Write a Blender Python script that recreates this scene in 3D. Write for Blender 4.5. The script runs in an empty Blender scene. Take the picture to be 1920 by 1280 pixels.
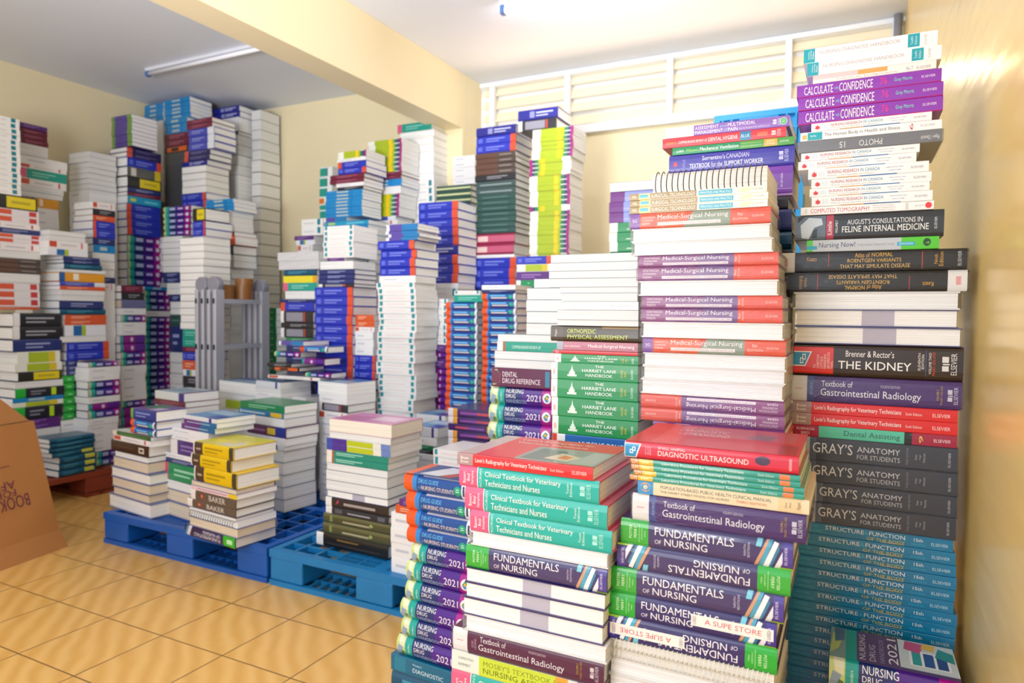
import bpy, bmesh, math, random, re
from mathutils import Matrix, Vector
random.seed(7)
C = bpy.context.scene.collection
SC = bpy.context.scene

# ------------------------------------------------------------------ camera, world, lights, exposure
EYE = 1.14
YAW, PITCH, ROLL = math.radians(26.5), math.radians(-2.3), math.radians(.6)
FWD = Vector((-math.sin(YAW) * math.cos(PITCH), math.cos(YAW) * math.cos(PITCH), math.sin(PITCH)))
_r0 = Vector((math.cos(YAW), math.sin(YAW), 0))
_u0 = _r0.cross(FWD)
RGT = _r0 * math.cos(ROLL) + _u0 * math.sin(ROLL)
UPV = -_r0 * math.sin(ROLL) + _u0 * math.cos(ROLL)
cam_data = bpy.data.cameras.new('camera')
cam = bpy.data.objects.new('camera', cam_data)
C.objects.link(cam)
cam.matrix_world = Matrix(((RGT.x, UPV.x, -FWD.x, 0), (RGT.y, UPV.y, -FWD.y, 0), (RGT.z, UPV.z, -FWD.z, EYE), (0, 0, 0, 1)))
cam_data.sensor_width = 36
cam_data.lens = 24
cam_data.clip_start = .02
cam_data.dof.use_dof = True
cam_data.dof.focus_distance = 1.45
cam_data.dof.aperture_fstop = 3.8
SC.camera = cam

world = bpy.data.worlds.new('world')
SC.world = world
world.use_nodes = True
world.node_tree.nodes['Background'].inputs[0].default_value = (.80, .88, 1.0, 1)
world.node_tree.nodes['Background'].inputs[1].default_value = 1.2
SC.view_settings.view_transform = 'Standard'
SC.view_settings.look = 'None'
SC.view_settings.gamma = 1
SC.view_settings.use_curve_mapping = False
SC.view_settings.exposure = .35


def area(name, loc, target, sx, sy, power, col=(1, 1, 1), spread=180):
    d = bpy.data.lights.new(name, 'AREA')
    d.shape = 'RECTANGLE'
    d.size, d.size_y, d.energy, d.color = sx, sy, power, col
    d.spread = math.radians(spread)
    o = bpy.data.objects.new(name, d)
    C.objects.link(o)
    o.location = loc
    o.rotation_euler = (Vector(target) - Vector(loc)).to_track_quat('-Z', 'Y').to_euler()
    return o


area('doorway_daylight', (-1.25, -1.6, 1.45), (-.35, 2, .95), 1.5, 1.6, 30, (1, 1, 1))


# ------------------------------------------------------------------ materials
area('bounced_flash', (-1.3, -.9, 1.3), (-1.75, .9, 2.8), 1.0, 1.0, 52, (.97, .98, 1), 95)
area('louvre_daylight', (-1.1, 4.22, 2.42), (-1.1, 3.5, 2.8), 2.4, .1, 4.2, (1, .68, .42), 120)


def lin(h):
    c = [int(h[i:i + 2], 16) / 255 for i in (0, 2, 4)]
    return tuple(x / 12.92 if x <= .04045 else ((x + .055) / 1.055) ** 2.4 for x in c) + (1,)


_mats = {}


def M(h, rough=.3, coat=0, kind=''):
    key = (h, rough, coat, kind)
    if key in _mats:
        return _mats[key]
    m = bpy.data.materials.new('%s_%s' % (kind or 'print', h))
    m.use_nodes = True
    nt = m.node_tree
    b = nt.nodes['Principled BSDF']
    b.inputs['Base Color'].default_value = lin(h)
    b.inputs['Roughness'].default_value = rough
    b.inputs['Coat Weight'].default_value = coat
    b.inputs['Coat Roughness'].default_value = .08
    if kind == 'pages':
        tc = nt.nodes.new('ShaderNodeTexCoord')
        mp = nt.nodes.new('ShaderNodeMapping')
        mp.inputs['Scale'].default_value = (2, 2, 900)
        nz = nt.nodes.new('ShaderNodeTexNoise')
        nz.inputs['Scale'].default_value = 1
        nz.inputs['Detail'].default_value = 3
        mx = nt.nodes.new('ShaderNodeMix')
        mx.data_type = 'RGBA'
        c = lin(h)
        mx.inputs[6].default_value = tuple(x * .80 for x in c[:3]) + (1,)
        mx.inputs[7].default_value = tuple(min(1, x * 1.06) for x in c[:3]) + (1,)
        rp = nt.nodes.new('ShaderNodeMapRange')
        rp.inputs[1].default_value, rp.inputs[2].default_value = .35, .6
        L = nt.links.new
        L(tc.outputs['Object'], mp.inputs[0]); L(mp.outputs[0], nz.inputs['Vector'])
        L(nz.outputs[0], rp.inputs[0]); L(rp.outputs[0], mx.inputs[0]); L(mx.outputs[2], b.inputs['Base Color'])
        bp = nt.nodes.new('ShaderNodeBump')
        bp.inputs['Strength'].default_value = .25
        bp.inputs['Distance'].default_value = .0006
        L(nz.outputs[0], bp.inputs['Height']); L(bp.outputs[0], b.inputs['Normal'])
    _mats[key] = m
    return m


def simple(name, h, rough=.5, metal=0, spec=.5, noise=None):
    m = bpy.data.materials.new(name)
    m.use_nodes = True
    nt = m.node_tree
    b = nt.nodes['Principled BSDF']
    b.inputs['Base Color'].default_value = lin(h)
    b.inputs['Roughness'].default_value = rough
    b.inputs['Metallic'].default_value = metal
    b.inputs['Specular IOR Level'].default_value = spec
    if noise:
        sc, amt, bump = noise
        tc = nt.nodes.new('ShaderNodeTexCoord')
        nz = nt.nodes.new('ShaderNodeTexNoise')
        nz.inputs['Scale'].default_value = sc
        nz.inputs['Detail'].default_value = 4
        mx = nt.nodes.new('ShaderNodeMix')
        mx.data_type = 'RGBA'
        c = lin(h)
        mx.inputs[6].default_value = tuple(x * (1 - amt) for x in c[:3]) + (1,)
        mx.inputs[7].default_value = tuple(min(1, x * (1 + amt)) for x in c[:3]) + (1,)
        nt.links.new(tc.outputs['Object'], nz.inputs['Vector'])
        nt.links.new(nz.outputs[0], mx.inputs[0])
        nt.links.new(mx.outputs[2], b.inputs['Base Color'])
        if bump:
            bp = nt.nodes.new('ShaderNodeBump')
            bp.inputs['Strength'].default_value = .4
            bp.inputs['Distance'].default_value = bump
            nt.links.new(nz.outputs[0], bp.inputs['Height'])
            nt.links.new(bp.outputs[0], b.inputs['Normal'])
    return m


def floor_material():
    m = bpy.data.materials.new('glazed_floor_tiles')
    m.use_nodes = True
    nt = m.node_tree
    L = nt.links.new
    b = nt.nodes['Principled BSDF']
    tc = nt.nodes.new('ShaderNodeTexCoord')
    mp = nt.nodes.new('ShaderNodeMapping')
    mp.inputs['Location'].default_value = (2.745, -1.561, 0)
    br = nt.nodes.new('ShaderNodeTexBrick')
    br.offset = 0
    br.squash = 1
    br.inputs['Scale'].default_value = 1
    br.inputs['Brick Width'].default_value = .302
    br.inputs['Row Height'].default_value = .302
    br.inputs['Mortar Size'].default_value = .003
    br.inputs['Mortar Smooth'].default_value = .2
    br.inputs['Mortar'].default_value = lin('8A6436')
    br.inputs['Color1'].default_value = (0, 0, 0, 1)
    br.inputs['Color2'].default_value = (1, 1, 1, 1)
    # wood-like drifting veins, different from tile to tile
    m2 = nt.nodes.new('ShaderNodeMapping')
    m2.inputs['Rotation'].default_value = (0, 0, -.785)
    m2.inputs['Scale'].default_value = (1, 1, 1)
    wv = nt.nodes.new('ShaderNodeTexWave')
    wv.inputs['Scale'].default_value = 4.5
    wv.inputs['Distortion'].default_value = 5
    wv.inputs['Detail'].default_value = 2
    wv.inputs['Detail Scale'].default_value = .8
    add = nt.nodes.new('ShaderNodeVectorMath')
    add.operation = 'ADD'
    L(tc.outputs['Object'], mp.inputs[0]); L(mp.outputs[0], br.inputs['Vector'])
    L(tc.outputs['Object'], add.inputs[0]); L(br.outputs['Color'], add.inputs[1])
    L(add.outputs[0], m2.inputs[0]); L(m2.outputs[0], wv.inputs['Vector'])
    mx = nt.nodes.new('ShaderNodeMix'); mx.data_type = 'RGBA'
    mx.inputs[6].default_value = lin('D7A455')
    mx.inputs[7].default_value = lin('E3B56B')
    L(wv.outputs['Fac'], mx.inputs[0])
    m3 = nt.nodes.new('ShaderNodeMix'); m3.data_type = 'RGBA'
    m3.inputs[7].default_value = lin('8A6436')
    L(br.outputs['Fac'], m3.inputs[0]); L(mx.outputs[2], m3.inputs[6]); L(m3.outputs[2], b.inputs['Base Color'])
    b.inputs['Roughness'].default_value = .32
    return m


# ------------------------------------------------------------------ helpers
def new_obj(name, me, parent=None):
    o = bpy.data.objects.new(name, me)
    C.objects.link(o)
    if parent:
        o.parent = parent
    return o


def tag(o, label, cat, group=None):
    o['label'] = label
    o['category'] = cat
    if group:
        o['group'] = group
    return o


def empty(name, loc=(0, 0, 0), rz=0):
    o = bpy.data.objects.new(name, None)
    C.objects.link(o)
    o.empty_display_size = .05
    o.location = loc
    o.rotation_euler = (0, 0, rz)
    return o


def bx(bm, x0, x1, y0, y1, z0, z1, mi=0):
    v = [bm.verts.new(p) for p in ((x0, y0, z0), (x1, y0, z0), (x1, y1, z0), (x0, y1, z0), (x0, y0, z1), (x1, y0, z1), (x1, y1, z1), (x0, y1, z1))]
    for f in ((0, 3, 2, 1), (4, 5, 6, 7), (0, 1, 5, 4), (1, 2, 6, 5), (2, 3, 7, 6), (3, 0, 4, 7)):
        bm.faces.new([v[i] for i in f]).material_index = mi
    return v


def cyl(bm, p0, p1, r, seg=16, r1=None, caps=True):
    p0, p1 = Vector(p0), Vector(p1)
    r1 = r if r1 is None else r1
    a = (p1 - p0).normalized()
    t = a.orthogonal().normalized()
    s = a.cross(t)
    A, B = [], []
    for i in range(seg):
        th = 2 * math.pi * i / seg
        d = t * math.cos(th) + s * math.sin(th)
        A.append(bm.verts.new(p0 + d * r)); B.append(bm.verts.new(p1 + d * r1))
    for i in range(seg):
        f = bm.faces.new((A[i], A[(i + 1) % seg], B[(i + 1) % seg], B[i])); f.smooth = True
    if caps:
        bm.faces.new(A[::-1]); bm.faces.new(B)


def finish(name, bm, mats, parent=None, bevel=0):
    me = bpy.data.meshes.new(name)
    bmesh.ops.recalc_face_normals(bm, faces=bm.faces)
    bm.to_mesh(me)
    bm.free()
    for m in mats if isinstance(mats, (list, tuple)) else [mats]:
        me.materials.append(m)
    o = new_obj(name, me, parent)
    if bevel:
        md = o.modifiers.new('edge', 'BEVEL')
        md.width = bevel
        md.segments = 2
        md.limit_method = 'ANGLE'
    return o


def struct(o):
    o['kind'] = 'structure'
    return o


def ray(x, y):
    return RGT * ((x - 960) / 1280) + UPV * ((640 - y) / 1280) + FWD


def hit(x, y, P0, n):
    """the point on the upright plane (P0, n) that the photograph shows at pixel x, y"""
    d = ray(x, y)
    o = Vector((0, 0, EYE))
    return o + d * ((P0 - o).dot(n) / d.dot(n))


# ------------------------------------------------------------------ the room
CEIL, BACK, BACKW, LEFT, RIGHT = 2.80, 4.18, 4.40, -5.15, .212
cream = simple('cream_wall_paint', 'F0E2BC', .55, noise=(3, .03, 0))
white = simple('ceiling_paint', 'E2E8F4', .7, noise=(2, .02, 0))
bm = bmesh.new(); bx(bm, LEFT - .1, 1.0, -2.6, 4.6, -.1, 0); struct(finish('floor', bm, floor_material()))
bm = bmesh.new(); bx(bm, LEFT - .1, 1.0, -2.6, 4.6, CEIL, CEIL + .1); struct(finish('ceiling', bm, white))
bm = bmesh.new(); bx(bm, LEFT - .1, LEFT, -2.6, 4.6, 0, CEIL); struct(finish('wall_left', bm, cream))
BEX0, BEX1 = -2.65, -2.46
bm = bmesh.new(); bx(bm, LEFT, BEX1 - .05, BACK, BACK + .1, 0, CEIL); bx(bm, BEX1 - .05, BEX1, BACK, BACKW, 0, CEIL); struct(finish('wall_back', bm, cream))
SILL = 2.36
bm = bmesh.new(); bx(bm, BEX1, 1.0, BACKW, BACKW + .1, 0, SILL); 
struct(finish('wall_back_window', bm, cream))
gloss = simple('glossy_cream_wall', 'EBCB80', .24, spec=.5, noise=(2.2, .05, .0))
# the wall beside the camera is smooth enamel: broad shallow ripples
nt = gloss.node_tree
_tc = nt.nodes.new('ShaderNodeTexCoord'); _mp = nt.nodes.new('ShaderNodeMapping'); _mp.inputs['Scale'].default_value = (1, 3, 16)
_n = nt.nodes.new('ShaderNodeTexNoise'); _n.inputs['Scale'].default_value = 1.6; _n.inputs['Detail'].default_value = 1
_b = nt.nodes.new('ShaderNodeBump'); _b.inputs['Strength'].default_value = .4; _b.inputs['Distance'].default_value = .005
nt.links.new(_tc.outputs['Object'], _mp.inputs[0]); nt.links.new(_mp.outputs[0], _n.inputs['Vector'])
nt.links.new(_n.outputs[0], _b.inputs['Height']); nt.links.new(_b.outputs[0], nt.nodes['Principled BSDF'].inputs['Normal'])
bm = bmesh.new(); bx(bm, RIGHT, RIGHT + .1, -.6, 4.6, 0, CEIL); struct(finish('wall_right', bm, gloss))
bm = bmesh.new(); bx(bm, BEX0, BEX1, -2.6, BACK - .001, 2.425, CEIL - .001); struct(finish('trim_1', bm, cream))
bm = bmesh.new(); bx(bm, BEX0 + .04, BEX1, BACK - .05, BACK - .001, 0, 2.425); struct(finish('trim_2', bm, cream))

# louvre window under the ceiling
frame_m = simple('white_window_frame', 'EDF1F6', .4)
slat_m = simple('lit_louvre_blade', 'F3E4C6', .35)      # frosted panes with daylight behind them
_b = slat_m.node_tree.nodes['Principled BSDF']
_b.inputs['Emission Color'].default_value = (1, .93, .8, 1)
_b.inputs['Emission Strength'].default_value = .1
win = struct(empty('window_1', (0, BACKW, 0)))
bm = bmesh.new()
bx(bm, BEX1, RIGHT, -.03, .03, CEIL - .03, CEIL - .002)
bx(bm, BEX1, RIGHT, -.05, .05, SILL, SILL + .055)
bx(bm, BEX1, RIGHT, .06, .08, SILL, CEIL - .002)
finish('window_frame', bm, frame_m, win)
for x in (-2.36, -1.78, -1.08, -.38, .17):
    bm = bmesh.new(); bx(bm, x - .018, x + .018, -.035, .0, SILL + .055, CEIL - .03); finish('mullion', bm, frame_m, win)
for k in range(4):
    z = SILL + .075 + k * .092
    bm = bmesh.new()
    v = [bm.verts.new(p) for p in ((BEX1, .0, z), (RIGHT, .0, z), (RIGHT, .045, z + .070), (BEX1, .045, z + .070), (BEX1, .006, z - .003), (RIGHT, .006, z - .003), (RIGHT, .051, z + .067), (BEX1, .051, z + .067))]
    for f in ((0, 1, 2, 3), (7, 6, 5, 4), (0, 4, 5, 1), (3, 2, 6, 7), (0, 3, 7, 4), (1, 5, 6, 2)):
        bm.faces.new([v[i] for i in f])
    finish('louvre_slat', bm, slat_m, win)

# pipe in the far corner
pipe_m = simple('grey_pipe', '8D8F98', .4)
bm = bmesh.new(); cyl(bm, (RIGHT - .035, BACKW - .06, 2.2), (RIGHT - .035, BACKW - .06, CEIL), .02)
tag(finish('wall_pipe', bm, pipe_m), 'thin grey pipe running up the corner beside the louvre window', 'pipe')


def tube(name, x0, x1, y, lit, label):
    r = empty(name, ((x0 + x1) / 2, y, CEIL))
    tag(r, label, 'ceiling light')
    w = (x1 - x0) / 2
    hw, hh, d = (.022, .045, .072) if lit else (.016, .02, .036)
    bm = bmesh.new(); bx(bm, -w, w, -hw, hw, -hh, 0); finish('lamp_housing', bm, simple('white_lamp_housing', 'DDE0EA', .4), r, .004)
    tm = simple('lamp_tube', 'F4F6FF', .3)
    if lit:
        b = tm.node_tree.nodes['Principled BSDF']
        b.inputs['Emission Color'].default_value = (.93, .95, 1, 1)
        b.inputs['Emission Strength'].default_value = 45
    bm = bmesh.new(); cyl(bm, (-w + .03, 0, -d), (w - .03, 0, -d), (.0165 if lit else .013)); finish('light_tube', bm, tm, r)
    for s in (-1, 1):
        bm = bmesh.new(); bx(bm, s * w - .03 if s > 0 else -w, w if s > 0 else -w + .03, -.017, .017, -d - .019, -hh)
        finish('end_cap', bm, simple('blue_grey_cap', '4E6FA8', .4), r, .004)


tube('fluorescent_lamp', -4.40, -3.04, 3.14, False, 'unlit fluorescent tube on the ceiling over the far left corner')
tube('fluorescent_lamp', -1.70, -.45, 3.24, True, 'lit fluorescent tube on the ceiling right of the beam')

# ------------------------------------------------------------------ pallets
def pallet(name, loc, wx, wy, m, label, rz=0, rot=None, group=None, h=.15):
    r = empty(name, loc, rz)
    if rot:
        r.rotation_euler = rot
    tag(r, label, 'pallet', group)
    bm = bmesh.new()
    t0, t1 = h - .032, h
    e = .035
    bx(bm, 0, wx, 0, e, t0, t1); bx(bm, 0, wx, wy - e, wy, t0, t1)
    bx(bm, 0, e, e, wy - e, t0, t1); bx(bm, wx - e, wx, e, wy - e, t0, t1)
    n = 10
    for i in range(1, n):
        x = wx * i / n
        w = .011 if i % 5 else .05
        bx(bm, x - w / 2, x + w / 2, e, wy - e, t0 + .004, t1 - .002)
        y = wy * i / n
        bx(bm, e, wx - e, y - w / 2, y + w / 2, t0 + .006, t1 - .003)
    for q in range(1, 30):     # the close-meshed strip along the middle
        x = .3 * wx + .4 * wx * q / 30
        bx(bm, x - .004, x + .004, e, wy - e, t0 + .008, t1 - .0035)
        y = wy * q / 30
        bx(bm, .3 * wx, .7 * wx, y - .004, y + .004, t0 + .009, t1 - .0045)
    finish('deck', bm, m, r)
    for i in range(3):
        for j in range(3):
            x0, y0 = ((0, wx / 2 - .09, wx - .18)[i], (0, wy / 2 - .09, wy - .18)[j])
            bm = bmesh.new(); bx(bm, x0 + .002, x0 + .178, y0 + .002, y0 + .178, .022, t0)
            finish('foot_block', bm, m, r, .008)
    for j in range(3):
        y0 = (0, wy / 2 - .09, wy - .18)[j]
        bm = bmesh.new(); bx(bm, 0, wx, y0, y0 + .02, 0, .022); bx(bm, 0, wx, y0 + .16, y0 + .18, 0, .022)
        for i in range(23):
            x = wx * i / 22
            bx(bm, max(0, x - .006), min(wx, x + .006), y0 + .02, y0 + .16, .001, .02)
        bx(bm, 0, wx, y0 + .085, y0 + .095, .001, .021)
        finish('runner', bm, m, r)
    return r


blue_p = simple('blue_pallet_plastic', '0B56AC', .42, noise=(14, .12, .0004))
teal_p = simple('teal_blue_pallet_plastic', '1377B4', .42, noise=(14, .12, .0004))
red_p = simple('red_brown_pallet', '8C3A22', .6, noise=(20, .2, .0006))
lite_p = simple('bright_blue_pallet_plastic', '1295D8', .4)
PT = .15
pallet('plastic_pallet', (-3.26, 2.07, 0), 1.09, 1.1, blue_p, 'dark blue plastic pallet under the stacks topped by yellow books', group='plastic pallets')
pallet('plastic_pallet', (-2.155, 2.07, 0), 1.08, 1.1, teal_p, 'teal blue plastic pallet with open grid deck and broad feet', group='plastic pallets')
pallet('wooden_pallet', (-5.10, 1.50, 0), .97, 1.2, red_p, 'red brown pallet under the teal books behind the cardboard box')
pallet('slotted_crate', (-.765, BACKW - .23, 1.19), .5, 1.12, lite_p, 'bright blue slotted plastic crate standing on edge below the louvre window', rot=(math.radians(82), 0, 0))['category'] = 'crate'
# ------------------------------------------------------------------ books: how one is built
_txt = {}


def text_shape(s):
    """vertices in a unit box and faces of a line of lettering"""
    if s not in _txt:
        cu = bpy.data.curves.new('lettering', 'FONT')
        cu.body = s
        cu.resolution_u = 2
        o = bpy.data.objects.new('lettering', cu)
        C.objects.link(o)
        dg = bpy.context.evaluated_depsgraph_get()
        me = o.evaluated_get(dg).to_mesh()
        vs = [(v.co.x, v.co.y) for v in me.vertices]
        fs = [tuple(p.vertices) for p in me.polygons]
        bpy.data.objects.remove(o)
        bpy.data.curves.remove(cu)
        x0, x1 = min(v[0] for v in vs), max(v[0] for v in vs)
        y0, y1 = min(v[1] for v in vs), max(v[1] for v in vs)
        _txt[s] = ([((a - x0) / (x1 - x0), (b - y0) / max(1e-6, y1 - y0)) for a, b in vs], fs)
    return _txt[s]


TYPES = {}


def T(key, L, D, th, kind, cover, desc, *prints, pages='F3F3F2', wrap=0, name=None, coat=.2, pdesc=None, coil='1C1C20', pitch=.0085):
    TYPES[key] = dict(L=L, D=D, th=th, kind=kind, cover=cover, desc=desc, prints=prints, pages=pages, wrap=wrap, name=name, coat=coat, pdesc=pdesc, prints_coil=coil, pitch=pitch, key=key)


SAMP = {'h': (0, .05, .13, .27, .5, .73, .87, .95, 1), 'p': (0, .05, .5, .95, 1), 's': (0, .5, 1), 'r': (0, .04, .12, .28, .5, .72, .88, .96, 1)}


def spine_y(kind, th, v):
    a = abs(2 * v - 1)
    if kind == 'h':
        return .1 * th * a ** 5
    if kind == 'r':
        return .3 * th * a ** 3
    return .0012 * a ** 12


def half(poly, a, keep):
    out = []
    for i, p in enumerate(poly):
        q = poly[(i + 1) % len(poly)]
        ip, iq = (p[1] - a) * keep >= 0, (q[1] - a) * keep >= 0
        if ip:
            out.append(p)
        if ip != iq:
            f = (a - p[1]) / (q[1] - p[1])
            out.append((p[0] + f * (q[0] - p[0]), a))
    return out


def strips(us, fs, samp):
    """the faces cut where the rounded spine bends, so that the print lies on it"""
    U, G = [], []
    for f in fs:
        poly = [us[i] for i in f]
        lo, hi = min(p[1] for p in poly), max(p[1] for p in poly)
        for a, b in zip(samp, samp[1:]):
            if b <= lo or a >= hi:
                continue
            q = poly
            if lo < a:
                q = half(q, a, 1)
            if hi > b and len(q) > 2:
                q = half(q, b, -1)
            if len(q) > 2:
                G.append(tuple(range(len(U), len(U) + len(q))))
                U += q
    return U, G


def spine_line(kind, th, v):
    s = SAMP[kind]
    for a, b in zip(s, s[1:]):
        if v <= b:
            return spine_y(kind, th, a) + (spine_y(kind, th, b) - spine_y(kind, th, a)) * (v - a) / (b - a)
    return spine_y(kind, th, 1)


def build_type(t):
    L, D, th, kind = t['L'], t['D'], t['th'], t['kind']
    parts = []
    hard = kind in 'hr'
    tc = .0028 if hard else .0009
    ov = .003 if hard else .0004
    sp = 0 if kind == 's' else tc * 1.3
    # cover
    bm = bmesh.new()
    if kind == 's':
        bx(bm, -L / 2, L / 2, .004, D, 0, tc); bx(bm, -L / 2, L / 2, .004, D, th - tc, th)
    else:
        out = [(spine_y(kind, th, v), v * th) for v in SAMP[kind]]
        prof = [(D, 0)] + out + [(D, th), (D, th - tc)] + [(spine_y(kind, th, v) + sp, min(max(v * th, tc), th - tc)) for v in (.97, .85, .5, .15, .03)] + [(D, tc)]
        n = len(prof)
        A = [bm.verts.new((-L / 2, y, z)) for y, z in prof]
        B = [bm.verts.new((L / 2, y, z)) for y, z in prof]
        for i in range(n):
            j = (i + 1) % n
            f = bm.faces.new((A[i], A[j], B[j], B[i]))
            if hard and 1 <= i < len(out):
                f.smooth = True
        for R in (A, B):
            bm.faces.new(R)
        for i in (1, len(out)):
            e = bm.edges.get((A[i], B[i]))
            if e:
                e.smooth = False
        for R in (A, B):
            for i in range(n):
                bm.edges.get((R[i], R[(i + 1) % n])).smooth = False
    bmesh.ops.recalc_face_normals(bm, faces=bm.faces)
    me = bpy.data.meshes.new('cover'); bm.to_mesh(me); bm.free()
    me.materials.append(M(t['cover'], .3, 0 if t['wrap'] else t['coat'], 'cover'))
    parts.append(('cover', me))
    # pages
    bm = bmesh.new()
    y0 = (spine_y(kind, th, 0) + sp + .0005) if kind != 's' else .006
    bx(bm, -L / 2 + ov, L / 2 - ov, y0, D - ov, tc, th - tc)
    me = bpy.data.meshes.new('pages'); bmesh.ops.recalc_face_normals(bm, faces=bm.faces); bm.to_mesh(me); bm.free()
    me.materials.append(M(t['pages'], .7, 0, 'pages'))
    parts.append(('pages', me))
    # print
    V, F, MI, mats = [], [], [], []

    def mi(c):
        m = M(c, .32, 0 if t['wrap'] else t['coat'])
        if m not in mats:
            mats.append(m)
        return mats.index(m)

    layer = [0]

    def put(us, fs, col, place, e):
        if place is front and kind in 'hr':
            us, fs = strips(us, fs, SAMP[kind])
        k = len(V); i = mi(col)
        V.extend(place(u, v, e) for u, v in us)
        for f in fs:
            F.append([k + q for q in f]); MI.append(i)

    front = lambda u, v, e: (-L / 2 + u * L, spine_line(kind, th, min(1, max(0, v))) - e, v * th)
    top = lambda u, v, e: (-L / 2 + u * L, .004 + v * (D - .004), th + e)
    fore = lambda u, v, e: (-L / 2 + u * L, D - ov + e, th * v)

    def rect(u0, u1, v0, v1, col, place, e, samp):
        vs = [v0] + [s for s in samp if v0 + .01 < s < v1 - .01] + [v1]
        us = []
        for v in vs:
            us += [(u0, v), (u1, v)]
        put(us, [(2 * i, 2 * i + 1, 2 * i + 3, 2 * i + 2) for i in range(len(vs) - 1)], col, place, e)

    if t['prints'] and kind != 's' and any(p[0] in 'rtpc' for p in t['prints']):
        rect(0, 1, 0, 1, t['cover'], front, .00006, SAMP[kind])
    fores = [p for p in t['prints'] if p[0] == 'F']
    for n, p in enumerate(p for p in t['prints'] if p[0] != 'F'):
        e = .00012 + n * .00003
        k = p[0]
        if k == 'r':
            rect(*p[1:6], front, e, SAMP[kind])
        elif k == 'T':
            rect(*p[1:6], top, e * .8, ())
        elif k in ('t', 'tt'):
            s, u0, u1, v0, v1, col = p[1:7]
            rot = p[7] if len(p) > 7 else 0
            vs, fs = text_shape(s)
            if rot == 1:      # reads upwards
                vs = [(1 - b, a) for a, b in vs]
            elif rot == -1:   # reads downwards
                vs = [(b, 1 - a) for a, b in vs]
            put([(u0 + a * (u1 - u0), v0 + b * (v1 - v0)) for a, b in vs], fs, col, front if k == 't' else top, e + .0001)
        elif k == 'p':
            put(p[1], [tuple(range(len(p[1])))], p[2], front, e)
        elif k == 'P':
            put(p[1], [tuple(range(len(p[1])))], p[2], top, e)
        elif k == 'c':
            u, v, rd, col = p[1:5]
            put([(u + rd * math.cos(a * math.pi / 9) / L, v + rd * math.sin(a * math.pi / 9) / th) for a in range(18)], [tuple(range(18))], col, front, e)
    if V:
        me = bpy.data.meshes.new('printed_spine')
        me.from_pydata(V, [], F)
        for m in mats:
            me.materials.append(m)
        me.polygons.foreach_set('material_index', MI)
        me.update()
        parts.append(('printed_spine', me))
    for p in fores:
        me = bpy.data.meshes.new('thumb_band')
        me.from_pydata([fore(u, v, e_) for u, v, e_ in ((p[1], p[3], .0003), (p[1], p[4], .0003), (p[2], p[4], .0003), (p[2], p[3], .0003))], [], [(0, 1, 2, 3)])
        me.materials.append(M(p[5], .7))
        parts.append(('thumb_band', me))
    if kind == 's':
        bm = bmesh.new()
        rc = th * .5 + .003
        n = int((L - .02) / t.get('pitch', .0085))
        for i in range(n):
            x = -L / 2 + .01 + (L - .02) * i / (n - 1)
            R, S = 14, 5
            ring = []
            for a in range(R):
                th_ = 2 * math.pi * a / R
                c = Vector((x + .0016 * math.sin(th_), .007 + rc * .85 * math.cos(th_), th * .55 + rc * math.sin(th_)))
                d = Vector((0, math.cos(th_), math.sin(th_)))
                ring.append([bm.verts.new(c + .0011 * (d * math.cos(2 * math.pi * s / S) + Vector((1, 0, 0)) * math.sin(2 * math.pi * s / S))) for s in range(S)])
            for a in range(R):
                for s in range(S):
                    f = bm.faces.new((ring[a][s], ring[(a + 1) % R][s], ring[(a + 1) % R][(s + 1) % S], ring[a][(s + 1) % S])); f.smooth = True
        me = bpy.data.meshes.new('wire_coil'); bmesh.ops.recalc_face_normals(bm, faces=bm.faces); bm.to_mesh(me); bm.free()
        me.materials.append(M(t['prints_coil'], .3, .3, 'coil'))
        parts.append(('wire_coil', me))
    if t['wrap']:
        bm = bmesh.new()
        w = .0022
        bx(bm, -L / 2 - w, L / 2 + w, -w, D + w, .0006, th - .0006)
        me = bpy.data.meshes.new('shrink_wrap'); bmesh.ops.recalc_face_normals(bm, faces=bm.faces); bm.to_mesh(me); bm.free()
        me.materials.append(WRAP)
        parts.append(('shrink_wrap', me))
    return parts


def wrap_material():
    m = bpy.data.materials.new('clear_shrink_wrap')
    m.use_nodes = True
    nt = m.node_tree
    nt.nodes.clear()
    N, L = nt.nodes.new, nt.links.new
    out = N('ShaderNodeOutputMaterial'); mix = N('ShaderNodeMixShader'); tr = N('ShaderNodeBsdfTransparent'); gl = N('ShaderNodeBsdfGlossy')
    gl.inputs['Roughness'].default_value = .13
    fr = N('ShaderNodeFresnel'); fr.inputs[0].default_value = 1.45
    tc = N('ShaderNodeTexCoord'); mp = N('ShaderNodeMapping'); mp.inputs['Scale'].default_value = (60, 60, 90); mp.inputs['Rotation'].default_value = (.3, .5, .2)
    nz = N('ShaderNodeTexNoise'); nz.inputs['Scale'].default_value = 1; nz.inputs['Detail'].default_value = 3; nz.inputs['Distortion'].default_value = 1.6
    bp = N('ShaderNodeBump'); bp.inputs['Strength'].default_value = .45; bp.inputs['Distance'].default_value = .004
    mul = N('ShaderNodeMath'); mul.operation = 'MULTIPLY'; mul.inputs[1].default_value = .65; mul.use_clamp = True
    L(tc.outputs['Generated'], mp.inputs[0]); L(mp.outputs[0], nz.inputs['Vector']); L(nz.outputs[0], bp.inputs['Height'])
    mp.inputs['Scale'].default_value = (9, 9, 4)
    L(bp.outputs[0], gl.inputs['Normal']); L(bp.outputs[0], fr.inputs['Normal'])
    L(fr.outputs[0], mul.inputs[0]); L(mul.outputs[0], mix.inputs[0]); L(tr.outputs[0], mix.inputs[1]); L(gl.outputs[0], mix.inputs[2]); L(mix.outputs[0], out.inputs[0])
    return m


WRAP = wrap_material()
_built = {}


def parts_of(key):
    if key not in _built:
        _built[key] = build_type(TYPES[key])
    return _built[key]


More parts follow.
